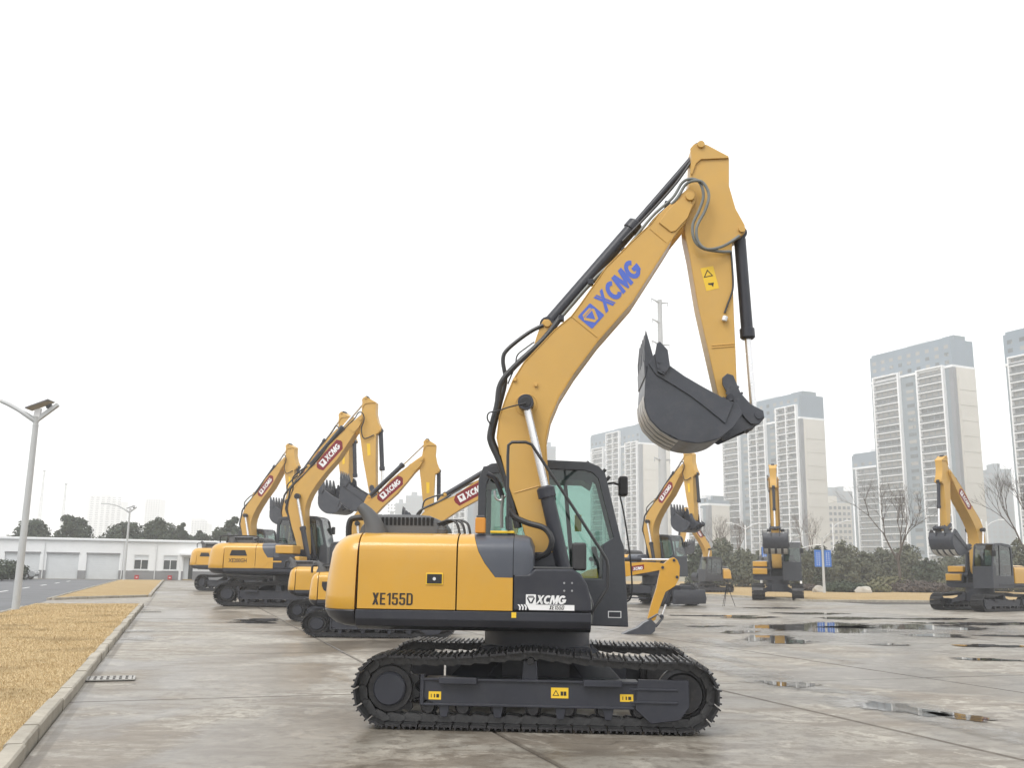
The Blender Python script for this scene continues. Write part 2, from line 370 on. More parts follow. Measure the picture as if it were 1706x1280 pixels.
# kerb stones along the lawn
def kerb(name, segs, w=.16, h=.13, mname='kerb_stone'):
    root = None; unitm = {}
    for (a, b) in segs:
        d = (b - a); n = max(1, round(d.length / 1.0)); st = d / n; nv = Vector((-d.y, d.x, 0)).normalized()
        key = round(st.length, 3)
        if key not in unitm:
            l = st.length - .012; m = MB(); c = .018
            m.prism([(0, -.15), (0, h - c), (c, h), (w - c, h), (w, h - c), (w, -.15)], 0.006, l, 'x')
            me = m.mesh('kerb_stone', 25); me.materials.append(KERB); unitm[key] = me
        if root is None:
            root = thing(name, None, None); root['kind'] = 'structure'
        for i in range(n):
            o = bpy.data.objects.new('kerb_stone', unitm[key]); COL.objects.link(o); o.parent = root
            q = a + st * i; o.location = (q.x + nv.x * rnd.uniform(-.012, .012), q.y + nv.y * rnd.uniform(-.012, .012), rnd.uniform(-.012, .008))
            o.rotation_euler = (0, 0, math.atan2(st.y, st.x) + rnd.uniform(-.008, .008))
    return root
kerb('kerb', [(KP(-1.12, 4.5), KP(-1.12, 42.0)), (KP(-1.12, 53.5), KP(-1.12, 106.0)), (KP(-5.1, 48.6), KP(-1.3, 53.3))])
kerb('road_kerb', [(KP(-5.2, 6.0), KP(-5.2, 40.0)), (KP(-5.35, 49), KP(-5.35, 107))], .12, .09)
# lawns with straw
def lawn(name, pts, z=.085):
    o = MB().prism([tuple(KP(p, k)[:2]) for p, k in pts], -.2, z, 'z').build(name, LAWN, smooth=0)
    return tag(o, kind='structure')
lawn('lawn', [(-5.1, 3), (-1.29, 3), (-1.29, 41.7), (-2.2, 42.6), (-5.1, 39.5)])
lawn('lawn_island', [(-5.2, 49.2), (-4.9, 49.0), (-1.29, 53.7), (-1.29, 106), (-5.2, 106)])
tag(MB().prism([tuple(KP(p, k)[:2]) for p, k in ((-5.3, 39), (-1.1, 42), (-1.1, 54), (-5.3, 49.5))], -.2, .004, 'z').build('driveway', CONC, smooth=0), kind='structure')
def straw(name, n, pr, kr, wk, z=.085, h=(.012, .035), wd=.0032):
    m = MB(); v = []; f = []
    for i in range(n):
        p = rnd.uniform(*pr); u = rnd.random() ** wk; k = kr[0] + (kr[1] - kr[0]) * u
        c = KP(p, k, z - .006); a = rnd.uniform(0, 6.28); hh = rnd.uniform(*h) * (1 + u * .5); le = rnd.uniform(.2, 1.3); ww = wd * (1 + 2.2 * u)
        dx, dy = math.cos(a), math.sin(a); b = len(v)
        v += [(c.x - dy * ww, c.y + dx * ww, c.z), (c.x + dy * ww, c.y - dx * ww, c.z), (c.x + dx * hh * le, c.y + dy * hh * le, c.z + hh)]
        f.append((b, b + 1, b + 2))
    me = bpy.data.meshes.new(name); me.from_pydata(v, [], f); me.update()
    o = link(name, me, STRAW); return tag(o, 'short dry straw coloured grass on the lawn strip by the kerb', 'grass', kind='stuff')
straw('dry_grass', 230000, (-5.08, -1.25), (6, 42), 1.5)
# road left of the lawn
tag(MB().prism([tuple(KP(p, k)[:2]) for p, k in ((-5.25, -6), (-5.25, 112), (-60, 112), (-60, -6))], -.24, -.01, 'z').build('road', ASPH, smooth=0), kind='structure')
PAINT = mat('road_paint', (.70, .70, .69), .7, var=.15, scale=4, world=True)
for p, k, l, wd in ((-9.5, 62, 3, .15), (-9.5, 71, 3, .15), (-9.5, 80, 3, .15), (-9.5, 89, 3, .15), (-9.5, 98, 3, .15)):
    tag(MB().prism([tuple(KP(a, b)[:2]) for a, b in ((p, k), (p + wd, k), (p + wd, k + l), (p, k + l))], -.0095, -.004, 'z').build('lane_marking', PAINT, smooth=0), kind='structure')
for p, k, pl, kl in ((.4, 72, 2.4, .16), (.4, 84, 3.2, .2), (.4, 94, 4, .2)):
    tag(MB().prism([tuple(KP(a, b)[:2]) for a, b in ((p, k), (p + pl, k), (p + pl, k + kl), (p, k + kl))], -.0005, .004, 'z').build('bay_marking', PAINT, smooth=0), kind='structure')
# verge at the far left (beyond the road) and the verge on the right
lawn('far_verge', [(-34, 70), (-13.5, 78), (-13.2, 86), (-34, 92)], .1)
kerb('verge_kerb', [(KP(-34, 77.2), KP(-13.3, 77.2))], .15, .12)
VERGE = [(36.3, 49.3), (95, 47.5), (95, 140), (-2, 140), (-2, 113), (20, 113), (20, 71.5), (36.3, 71.2)]
lawn('right_verge', VERGE, .09)
kerb('right_kerb', [(KP(36.0, 49.2), KP(75, 48.0)), (KP(20, 71.0), KP(36.0, 71.0)), (KP(36.1, 71.0), KP(36.1, 49.3))], .15, .13)

# puddles and damp films: their rims thin out into the concrete
def pool_mat(name, water):
    m, t, o = newmat(name); p = nd(t, 'BsdfPrincipled'); tr = nd(t, 'BsdfTransparent'); ms = nd(t, 'MixShader'); t.links.new(ms.outputs[0], o.inputs[0])
    pos = nd(t, 'NewGeometry').outputs['Position']; at_ = nd(t, 'Attribute', attribute_name='rim')
    if water:
        p.inputs['Base Color'].default_value = (.060, .054, .045, 1); p.inputs['Roughness'].default_value = .025; p.inputs['IOR'].default_value = 1.333
    else:
        n1 = noise(t, pos, 2.5, 6, .65)
        t.links.new(mixc(t, n1, (.25, .23, .205), (.34, .325, .30)), p.inputs['Base Color']); t.links.new(ramp(t, n1, [(.3, .14), (.7, .34)]), p.inputs['Roughness'])
    n2 = noise(t, pos, 3.4, 6, .68, .5); ma = nd(t, 'Math', operation='MULTIPLY_ADD'); ma.inputs[1].default_value = .75 if water else 1.1; t.links.new(n2, ma.inputs[0]); t.links.new(at_.outputs['Fac'], ma.inputs[2])
    lo, hi = (.50, .60) if water else (.55, 1.05)
    mr = nd(t, 'MapRange', clamp=True); mr.inputs[1].default_value = lo; mr.inputs[2].default_value = hi; t.links.new(ma.outputs[0], mr.inputs[0])
    if not water:
        mm = nd(t, 'Math', operation='MULTIPLY'); mm.inputs[1].default_value = .75; t.links.new(mr.outputs[0], mm.inputs[0]); fac = mm.outputs[0]
    else: fac = mr.outputs[0]
    t.links.new(fac, ms.inputs[0]); t.links.new(tr.outputs[0], ms.inputs[1]); t.links.new(p.outputs[0], ms.inputs[2]); return m
WATER = pool_mat('puddle_water', True); DAMP = pool_mat('damp_film', False)
def puddle(x, y, wpx, hpx, mat_, z, name='puddle', sd=0, tilt=0.0):
    rr = random.Random(sd); n = 48; ph = [rr.uniform(0, 6.28) for _ in range(7)]; v = []; f = []; col = []
    c = G(x, y); v.append((c.x, c.y, z)); col.append(.5); steps = (.35, .6, .8, .95, 1.12)
    for j, q in enumerate(steps):
        for i in range(n):
            a = 2 * math.pi * i / n
            e = q * (1 + .22 * math.sin(2 * a + ph[0]) + .16 * math.sin(3 * a + ph[1]) + .10 * math.sin(5 * a + ph[2]) + .07 * math.sin(8 * a + ph[3]) + .05 * math.sin(13 * a + ph[4]))
            dx = math.cos(a) * wpx * e; dy = math.sin(a) * hpx * e + dx * tilt; g = G(x + dx, y + dy); v.append((g.x, g.y, z)); col.append(.5 * (1 - (q / 1.12) ** 2))
    for i in range(n): f.append((0, 1 + i, 1 + (i + 1) % n))
    for j in range(len(steps) - 1):
        for i in range(n): k = (i + 1) % n; f.append((1 + j * n + i, 1 + (j + 1) * n + i, 1 + (j + 1) * n + k, 1 + j * n + k))
    me = bpy.data.meshes.new(name); me.from_pydata(v, [], f); at_ = me.attributes.new('rim', 'FLOAT', 'POINT'); at_.data.foreach_set('value', col); me.update()
    return tag(link(name, me, mat_), kind='structure')
for i, (x, y, wx, hy, tl) in enumerate([(1180, 1090, 70, 7, .25), (1235, 1118, 65, 12, .15), (1325, 1142, 85, 10, .08), (1440, 1172, 75, 13, .12), (1580, 1202, 140, 15, .22), (1190, 1070, 40, 6, .1), (1370, 1052, 220, 16, 0), (1560, 1050, 200, 10, .01), (1292, 1068, 90, 9, 0)]):
    puddle(x, y, wx, hy, DAMP, .0065 + .0002 * i, 'damp_patch', 50 + i, tl)
for i, (x, y, wx, hy, tl) in enumerate([(1370, 1047, 130, 7.5, .0), (1520, 1046, 120, 5.5, .0), (1292, 1067, 58, 6.5, .02), (1318, 1142, 42, 5.5, .05), (1500, 1183, 70, 9, .13), (1600, 1196, 66, 5, .14),
        (1560, 1060, 65, 2.4, .02), (1650, 1077, 60, 2.6, .02), (1690, 1061, 55, 2.1, .03), (1230, 1054, 30, 2.5, .0), (1420, 1031, 66, 2.1, .02), (1250, 1030, 46, 1.8, .0), (1350, 1023, 60, 1.6, .02),
        (1195, 1027, 66, 1.6, .01), (1610, 1040, 76, 2.8, .01), (1480, 1075, 34, 1.8, .0), (1180, 1045, 34, 1.8, .0), (1560, 1032, 66, 1.6, .01), (1290, 1014, 46, 1.3, .0), (430, 1034, 46, 2.0, .0), (425, 1038, 42, 1.6, .0),
        (1100, 1078, 30, 2.8, .1), (1640, 1100, 66, 1.9, .02), (1700, 1040, 56, 2.0, .0), (232, 1064, 32, 3.6, .0), (228, 1052, 30, 2.4, .0)]):
    puddle(x, y, wx, hy, DAMP if i >= 24 else WATER, .0105, 'puddle', i, tl)
# drain gratings
GRATE = mat('cast_iron', (.34, .33, .31), .7, metal=.1, var=.2, scale=5)
def drain(c, rz, w=.66, d=.52, label=''):
    t = thing('drain_grating', label, 'drain', c, rz, 'drain gratings by the kerb')
    MB().box((-w / 2, -d / 2, .001), (w / 2, d / 2, .004)).build('pit_shade', GAPSHADE, t, smooth=0)  # flat black sheet painting the shade below the bars
    f = MB()
    for a, b in (((-w / 2, -d / 2), (w / 2, -d / 2 + .03)), ((-w / 2, d / 2 - .03), (w / 2, d / 2)), ((-w / 2, -d / 2 + .03), (-w / 2 + .03, d / 2 - .03)), ((w / 2 - .03, -d / 2 + .03), (w / 2, d / 2 - .03)), ((-w / 2 + .03, -.012), (w / 2 - .03, .012))):
        f.box((*a, .004), (*b, .02))
    f.build('frame', GRATE, t, smooth=0)
    n = 7; b0 = None
    for i in range(n):
        x = -w / 2 + .03 + (w - .06) * (i + .5) / n
        if b0 is None: b0 = MB().box((-.024, -d / 2 + .03, .004), (.024, d / 2 - .03, .018)).build('bar', GRATE, t, smooth=0); b0.location.x = x
        else: inst(b0, t, (x, 0, 0))
drain(G(185, 1132, .006), KA + .02, label='near rusty drain grating in the concrete beside the kerb')
drain(G(252, 1020, .006), KA, label='far drain grating in the concrete where the kerb stops')
# ------------------------------------------------------------------ buildings
def at(px, Y, py=955): q = D(px, py, Y); return Vector((q.x, q.y, 0))
WALLW = mat('white_render', (.80, .81, .81), .85, var=.04, scale=.4, dirt=.15, dirtcol=(.55, .55, .53), world=True)
PLINTH = mat('grey_plinth', (.24, .24, .245), .85, var=.1, scale=.6, world=True)
SHUT = mat('shutter_metal', (.60, .62, .63), .55, var=.05, scale=.8, world=True)
DKGL = mat('window_glass_dark', (.05, .058, .06), .12, var=.2, scale=.3, world=True)
FRM = mat('window_frame', (.70, .71, .71), .5, var=.04)
TGREY = mat('tower_grey', (.165, .21, .245), .8, var=.08, scale=.1, world=True)
TCROWN = mat('tower_crown', (.16, .215, .27), .7, var=.08, scale=.12, world=True)
TDARK = mat('tower_dark_grey', (.17, .18, .20), .8, var=.1, scale=.15, world=True)
TCREAM = mat('tower_cream', (.60, .57, .51), .85, var=.05, scale=.1, world=True)
TWHITE = mat('tower_white', (.78, .79, .80), .7, var=.04, scale=.2, world=True)
def tower_glass():
    m, t, o = newmat('tower_window'); p = nd(t, 'BsdfPrincipled'); t.links.new(p.outputs[0], o.inputs[0]); p.inputs['Roughness'].default_value = .18
    oi = nd(t, 'ObjectInfo'); pos = nd(t, 'NewGeometry').outputs['Position']; ad = nd(t, 'Math', operation='ADD'); t.links.new(noise(t, pos, .33, 2), ad.inputs[0]); t.links.new(oi.outputs['Random'], ad.inputs[1])
    t.links.new(ramp(t, ad.outputs[0], [(.55, (.045, .058, .068)), (.9, (.08, .10, .115)), (.97, (.20, .20, .19)), (1.0, (.30, .29, .27))]), p.inputs['Base Color']); return m
TGLASS = tower_glass()
TBAL = mat('balcony_recess', (.13, .145, .155), .7, var=.3, scale=.35, world=True)

GF = Frame(KP(0, 113), KA)
def gx(px, py=940): return GF.L(px, py, 0)
gar = thing('garage_building', 'long low white garage building with roller shutters behind the road', 'building', KP(0, 113), KA)
HT = 4.15
def gwall(x0, x1, z0, z1, m_=WALLW, nm='wall', d0=0.0, d1=.3): return MB().box((x0, d0, z0), (x1, d1, z1)).build(nm, m_, gar, smooth=0)
doors = []
for a, b in ((6, 65), (76, 130), (143, 198)):
    doors.append((gx(a, 945)[0], gx(b, 945)[0]))
dz = gx(100, 923)[1] + .02
wins = [(gx(223, 935)[0], gx(248, 935)[0]), (gx(272, 935)[0], gx(296, 935)[0])]
dr = (gx(305, 950)[0], gx(321, 950)[0])
xl, xr = -34.0, 9.0
gwall(xl, xr, dz, HT); xs = xl
for a, b in doors:
    gwall(xs, a, 0.9, dz); gwall(xs, a, 0, .9, PLINTH, 'plinth', -.02, .3); xs = b
    d = MB().box((a, .16, 0), (b, .2, dz)).build('roller_shutter', SHUT, gar, smooth=0)
    n = 11; s0 = None
    for i in range(n):
        z = dz * i / n
        o = MB().prism([(.16, 0), (.150, .02), (.150, dz / n - .03), (.16, dz / n - .01)], a + .04, b - .04, 'x') if s0 is None else None
        if s0 is None: s0 = o.build('shutter_slat', SHUT, d, smooth=0); s0.location.z = z
        else: inst(s0, d, (0, 0, z))
    MB().box((a - .05, -.05, dz), (b + .05, 0, dz + .14)).build('door_lintel', PLINTH, gar, smooth=0)
wz0, wz1 = gx(235, 950)[1], gx(235, 927)[1]
for a, b in wins:
    gwall(xs, a, .95, dz); xs = b
    gwall(a, b, .95, wz0)
    f = MB().box((a, .10, wz0), (b, .12, dz)).build('window', DKGL, gar, smooth=0)
    fr = MB(); h = (dz + wz0) / 2 + .25
    for q in ((a, wz0, b, wz0 + .09), (a, dz - .09, b, dz), (a, wz0 + .09, a + .08, dz - .09), (b - .08, wz0 + .09, b, dz - .09), (a + .08, h, b - .08, h + .1), ((a + b) / 2 - .04, wz0 + .09, (a + b) / 2 + .04, h)):
        fr.box((q[0], .04, q[1]), (q[2], .10, q[3]))
    fr.build('window_frame', FRM, f, smooth=0)
    MB().box((a + .08, .085, h + .1), (b - .08, .099, dz - .09)).build('window_blind', SHUT, f, smooth=0)
    MB().box((a - .08, -.08, wz0 - .08), (b + .08, .05, wz0)).build('window_sill', FRM, gar, smooth=0)
gwall(xs, dr[0], .95, dz); gwall(doors[-1][1], dr[0], 0, .95, PLINTH, 'plinth', -.02, .3)
gwall(dr[1], xr, .95, dz); gwall(dr[1], xr, 0, .95, PLINTH, 'plinth', -.02, .3)
gwall(dr[0], dr[1], 2.4, dz)
dd_ = MB().box((dr[0], .2, 0), (dr[1], .24, 2.4)).build('door', DKGL, gar, smooth=0)
MB().box((dr[0], .12, 0), (dr[0] + .55, .19, 2.38)).build('door_leaf', SHUT, dd_, smooth=0)
MB().box((dr[0] - .5, -1.2, 2.65), (dr[1] + 1.2, -.001, 2.85)).build('canopy', FRM, gar, .01)
MB().box((dr[0] - .45, -1.1, 0), (dr[0] - .2, -.85, 2.65)).build('canopy_post', FRM, gar, .01)
MB().box((xl, .3, 0), (xr, 12, HT - .1)).build('rear_block', WALLW, gar, smooth=0)
MB().box((xl - .15, -.18, HT), (xr + .15, 12.2, HT + .16)).build('roof', WALLW, gar, .02)
for x_ in (doors[0][1] + .35, doors[2][1] + .3, wins[1][0] - .8):
    MB().tube([(x_, -.07, .05), (x_, -.07, HT - .02)], .05, 8).build('downpipe', FRM, gar)
MB().box((xl, -.24, HT - .10), (xr, -.19, HT + .02)).build('gutter', SHUT, gar, .01)
REDP = mat('red_enamel', (.50, .03, .035), .4, var=.05)
for i, (px, lb) in enumerate(((228, 'red fire box at the plinth under the left window of the white garage'), (283, 'red fire box at the plinth under the right window of the white garage'))):
    x = gx(px, 960)[0]; q = GF.O + GF.ex * x - GF.ey * .35
    t = thing('fire_box', lb, 'fire box', q, KA, 'red fire boxes', .72)
    MB().box((-.30, -.14, .05), (.30, .14, .62)).build('box', REDP, t, .02)
    MB().box((-.33, -.16, .62), (.33, .16, .67)).build('lid', REDP, t, .01)
    MB().box((-.12, -.146, .28), (.12, -.141, .42)).build('plate', WHITE, t)

def tower(name, label, px0, pxl, py_top, Y, depth, floors, bays, crown_py, ang=-65, group='apartment towers in the haze', cream=True, between=TGREY, pent=True, fh=3.0):
    """px0 near corner, pxl far left edge, bays given by the columns they cover in the photograph"""
    O = at(px0, Y, py_top); F = Frame(O, R(ang)); zt = F.L(px0, py_top, 0)[1]
    W = -F.L(pxl, 850, 0)[0]; zc = F.L(px0, crown_py, 0)[1]
    t = thing(name, label, 'tower', O, R(ang), group)
    MB().box((-W, .0, 0), (-.0, depth, zc)).build('shaft', between, t, smooth=0)
    MB().box((-W, -.05, zc + .9), (.0, depth, zt)).build('crown', TCROWN, t, smooth=0)
    MB().box((-W - .3, -.35, zc), (.35, depth + .2, zc + .9)).build('cornice', TWHITE, t, smooth=0)
    cw0 = None; nw = max(3, int(W / 4.5)); hc = zt - zc - .9
    for r_ in range(max(1, int(hc / 3.2))):
        for c_ in range(nw):
            x_ = -W + W * (c_ + .3) / nw; z_ = zc + 1.5 + r_ * 3.2
            if cw0 is None: cw0 = MB().box((0, -.09, 0), (W / nw * .42, -.052, 1.5)).build('crown_window', TGLASS, t, smooth=0); cw0.location = (x_, 0, z_)
            else: inst(cw0, t, (x_, 0, z_))
    if pent:
        MB().box((-W * .55, 2, zt), (-W * .32, depth - 2, zt + 2.4)).build('penthouse', TWHITE, t, smooth=0)
        MB().box((-W * .15, 3, zt), (-W * .02, depth - 3, zt + 2.0)).build('penthouse', TGREY, t, smooth=0)
        MB().box((-W + 1, .0, zt), (-1, .5, zt + .9)).build('parapet', TCROWN, t, smooth=0)
    if cream:
        MB().box((.0, 1.6, 0), (.7, depth - .6, zc - .05)).build('end_wall', TCREAM, t, smooth=0)
        pn = None; st = zc / floors * 2
        for i in range(int(floors / 2)):
            if pn is None: pn = MB().box((.7, 2.0, .15), (.92, depth - 1.0, st - .15)).build('wall_panel', TCREAM, t, smooth=0)
            else: inst(pn, t, (0, 0, i * st))
        MB().box((-1.6, -.28, 0), (.3, 1.5, zc)).build('corner_strip', TDARK, t, smooth=0)
    for bi, (a, b, ptop, split) in enumerate(bays):
        x0, x1 = F.L(a, 850, 0)[0], F.L(b, 850, 0)[0]; z1 = F.L((a + b) / 2, ptop, 0)[1]; fw = max(.5, (x1 - x0) * .06)
        fr = MB()
        fr.box((x0 - fw, -1.5, 0), (x0, .3, z1 + .5)); fr.box((x1, -1.5, 0), (x1 + fw, .3, z1 + .5)); fr.box((x0, -1.5, z1 - .05), (x1, .3, z1 + .5))
        if split: fr.box(((x0 + x1) / 2 - fw * .35, -1.45, 0), ((x0 + x1) / 2 + fw * .35, .3, z1 - .05))
        fr.build('bay_frame', TWHITE, t, smooth=0)
        n = int(z1 / fh); sl = wn = None
        for i in range(n):
            z = z1 - (i + 1) * z1 / n
            if sl is None:
                sl = MB().box((x0, -1.42, -.17), (x1, .25, .17)).build('balcony_slab', TWHITE, t, smooth=0); sl.location.z = z
                ww = x1 - x0; wm = MB()
                for q in range(4): wm.box((x0 + ww * (.03 + q * .245), -.10, .5), (x0 + ww * (.03 + q * .245) + ww * .20, -.02, fh - .45))
                wn = wm.build('window', TGLASS, t, smooth=0); wn.location.z = z
                rl = MB().box((x0, -1.36, .22), (x1, -1.30, 1.0)).build('balustrade', TBAL, t, smooth=0); rl.location.z = z
            else:
                inst(sl, t, (0, 0, z)); inst(wn, t, (0, 0, z)); inst(rl, t, (0, 0, z))
    # windows in the grey strips between bays
    ed = sorted([(F.L(a, 850, 0)[0], F.L(b, 850, 0)[0]) for a, b, _, _ in bays]); gaps = []
    for i in range(len(ed) - 1): gaps.append((ed[i][1], ed[i + 1][0]))
    for a, b in gaps:
        if b - a < 2: continue
        w0 = None; n = int(zc / fh)
        for i in range(1, n):
            if w0 is None: w0 = MB().box(((a + b) / 2 - (b - a) * .18, -.07, .8), ((a + b) / 2 + (b - a) * .18, -.001, 2.2)).build('stair_window', TGLASS, t, smooth=0); w0.location.z = i * fh
            else: inst(w0, t, (0, 0, i * fh))
    return t
tower('apartment_tower', 'tall hazy tower with two white balcony columns behind the right excavator', 1583, 1464, 564, 370, 12.5, 27, [(1472, 1512, 625, False), (1547, 1589, 612, False)], 612)
tower('apartment_tower', 'broad hazy tower with three balcony columns and cream end wall right of the bucket', 1331, 1206, 657, 420, 14, 23, [(1211, 1236, 706, False), (1255, 1281, 700, True), (1303, 1335, 678, True)], 698)
tower('apartment_tower', 'pale hazy tower behind the cab mirror, left of the raised bucket', 1066, 984, 709, 530, 20, 25, [(990, 1007, 748, False), (1014, 1034, 722, True), (1046, 1064, 738, True)], 740)
tower('apartment_tower', 'narrow shorter tower tucked behind the left edge of the tallest tower', 1480, 1424, 752, 480, 14, 15, [(1434, 1472, 780, False)], 776, cream=False)
tower('apartment_tower', 'tower cut off by the right edge of the picture', 1800, 1696, 528, 312, 15, 28, [(1706, 1738, 590, False), (1765, 1795, 580, False)], 585)
tower('apartment_block', 'low pale block with cream end wall between the two middle towers', 1180, 1150, 833, 440, 12, 11, [(1152, 1170, 850, False)], 842, pent=True, group='apartment blocks in the haze')
tower('apartment_tower', 'hazy tower behind the low boom with red lettering', 792, 733, 815, 520, 16, 15, [(738, 752, 845, True), (760, 778, 835, True)], 826, cream=True)
# far blocks that fade in the mist
def far_block(label, px0, px1, py, Y, steps=((0, 1, 0),), m_=TWHITE, group='far blocks fading into mist'):
    a, b = at(px0, Y), at(px1, Y); t = thing('far_block', label, 'building', a, 0, group); w_ = b.x - a.x; h = D(px0, py, Y).z
    n = len(steps)
    for i, (u0, u1, dh) in enumerate(steps):
        MB().box((w_ * u0, i * .6, 0), (w_ * u1, 20 + i * .6, h + dh)).build('block', m_, t, smooth=0)
        MB().box((w_ * (u0 * .7 + u1 * .3), 4, h + dh), (w_ * (u0 * .4 + u1 * .6), 14, h + dh + 4)).build('roof_house', m_, t, smooth=0)
    k = int(h / 3.2); wn = None
    for i in range(k):
        if wn is None:
            m = MB()
            for q in range(6): m.box((w_ * (.06 + q * .16), -.25, .8), (w_ * (.06 + q * .16) + w_ * .09, -.02, 2.4))
            wn = tag(m.build('window_row', TDARK, t, smooth=0), kind='stuff')
        else: inst(wn, t, (0, 0, i * 3.2))
far_block('ghostly far tower above the garage roof, left of the small lamp', 136, 194, 824, 1420, ((0, .55, 0), (.5, 1, -10)))
far_block('ghostly far tower right of the small lamp post', 232, 258, 832, 1420, ((0, 1, 0),))
far_block('ghostly low far block above the right end of the garage', 312, 340, 864, 1380, ((0, .6, 0), (.55, 1, -7)))
far_block('far mist grey block above the black exhaust stack', 640, 672, 838, 950, ((0, .5, -12), (.45, 1, 0)), TGREY)
far_block('far mist grey block left of the low boom with red lettering', 672, 700, 826, 950, ((0, 1, 0),), TGREY)
far_block('hazy grey far block right of the broad tower', 1372, 1428, 812, 760, ((0, .5, 0), (.45, 1, -3)), TGREY)
far_block('hazy far blocks with stepped roofline right of the tallest tower', 1636, 1700, 786, 640, ((0, .5, -2), (.45, 1, 2)), TGREY)
far_block('thin far tower behind the top of the cab', 905, 925, 744, 800, ((0, 1, 0),), TGREY)
far_block('hazy cream block behind the street lamps right of the broad tower', 1376, 1424, 838, 520, ((0, 1, 0),), TCREAM)
# ------------------------------------------------------------------ plants
def leaf_mat(name, a, b, c):
    m, t, o = newmat(name); p = nd(t, 'BsdfPrincipled'); t.links.new(p.outputs[0], o.inputs[0]); p.inputs['Roughness'].default_value = .65
    p.inputs['Specular IOR Level'].default_value = .25
    pos = nd(t, 'NewGeometry').outputs['Position']; n1 = noise(t, pos, .9, 4, .6); n2 = noise(t, pos, 7, 3, .6)
    col = mixc(t, ramp(t, n1, [(.35, 0.0), (.65, 1.0)]), a, b); col = mixc(t, ramp(t, n2, [(.45, 0.0), (.7, .7)]), col, c)
    t.links.new(col, p.inputs['Base Color']); return m
LEAF = leaf_mat('evergreen_leaves', (.026, .038, .024), (.046, .062, .036), (.07, .085, .05))
LEAF2 = leaf_mat('dull_leaves', (.070, .082, .055), (.11, .118, .078), (.15, .148, .10))
LEAF3 = leaf_mat('purple_brown_leaves', (.060, .048, .045), (.09, .07, .06), (.12, .10, .08))
LEAF4 = leaf_mat('olive_leaves', (.09, .09, .045), (.13, .125, .065), (.16, .15, .09))
BARK = mat('bark', (.085, .07, .06), .9, var=.2, scale=3, world=True)
TWIG = mat('twigs', (.12, .10, .09), .9, var=.2, scale=3, world=True)
def leaves(blobs, n, ls, r):
    v = []; f = []; tot = sum(b[3] ** 2 * b[4] for b in blobs)
    for (x, y, z, rad, sq) in blobs:
        k = int(n * rad * rad * sq / tot)
        for _ in range(k):
            d = Vector((r.gauss(0, 1), r.gauss(0, 1), r.gauss(0, 1))).normalized(); q = rad * (r.random() ** .28) * r.uniform(.85, 1.08)
            c = Vector((x + d.x * q, y + d.y * q, z + d.z * q * sq))
            nrm = (d + Vector((r.uniform(-1, 1), r.uniform(-1, 1), r.uniform(-.6, 1)))).normalized(); a = nrm.orthogonal().normalized(); a = Matrix.Rotation(r.uniform(0, 6.28), 3, nrm) @ a; b = nrm.cross(a)
            l = ls * r.uniform(.6, 1.4); wv = l * r.uniform(.4, .6); i = len(v)
            v += [tuple(c - a * l), tuple(c + b * wv - a * l * .1), tuple(c + a * l), tuple(c - b * wv + a * .1 * l)]; f.append((i, i + 1, i + 2, i + 3))
    return v, f
def tree(label, base, H, Wd, sd, lm=LEAF, n=4200, name='evergreen_tree', cone=0.0, low=.12, cat='tree', group='evergreen trees', ls=.17):
    r = random.Random(sd); t = thing(name, label, cat, base, r.uniform(0, 6.28), group); bl = []
    nb = 15
    for i in range(nb):
        u = (i + .5) / nb; z = H * (low + (1 - low) * u * .93); wr = Wd / 2 * (math.sin(math.pi * min(.97, .16 + .80 * u)) ** .8 if not cone else (1 - u * cone))
        a = i * 2.4 + r.uniform(-.4, .4); q = wr * r.uniform(.25, .68)
        bl.append((q * math.cos(a), q * math.sin(a), z, max(.3, wr * r.uniform(.42, .66) + .12 * Wd * .2), r.uniform(.65, .95)))
    v, f = leaves(bl, n, ls * (Wd / 5) ** .3, r)
    me = bpy.data.meshes.new('crown'); me.from_pydata(v, [], f); link('crown', me, lm, t)
    m = MB(); m.tube(spline([(0, 0, -.1), (.05, 0, H * .2), (-.04, .04, H * .5), (0, 0, H * .85)], 3), [Wd * .05] * 3 + [Wd * .035] * 3 + [Wd * .02] * 3 + [Wd * .006], 8)
    for b in bl[1::2]: m.tube([(0, 0, b[2] * .6), (b[0] * .6, b[1] * .6, b[2] * .9), (b[0], b[1], b[2])], [Wd * .02, Wd * .012, .01], 5)
    m.build('trunk', BARK, t); return t
def bush(label, base, w_, h, sd, lm, n=2200, name='bush', group='clipped bushes', ls=.075):
    r = random.Random(sd); t = thing(name, label, 'bush', base, r.uniform(0, 6), group)
    bl = [(r.uniform(-.1, .1) * w_, r.uniform(-.1, .1) * w_, h * .30, w_ * .47, h * .62 / (w_ * .47))]
    for i in range(8):
        a = i * .8 + r.uniform(-.2, .2); bl.append((w_ * .30 * math.cos(a), w_ * .30 * math.sin(a), h * r.uniform(.22, .5), w_ * r.uniform(.18, .24), h / w_ * 1.2))
    v, f = leaves(bl, n, ls * w_ ** .5, r); v = [(x, y, max(.0, z)) for x, y, z in v]
    me = bpy.data.meshes.new('foliage'); me.from_pydata(v, [], f); link('foliage', me, lm, t)
    m = MB()
    for i in range(5): a = i * 1.26; m.tube([(.05 * math.cos(a), .05 * math.sin(a), -.05), (w_ * .2 * math.cos(a), w_ * .2 * math.sin(a), h * .5)], [.03, .012], 5)
    m.build('stem', BARK, t); return t
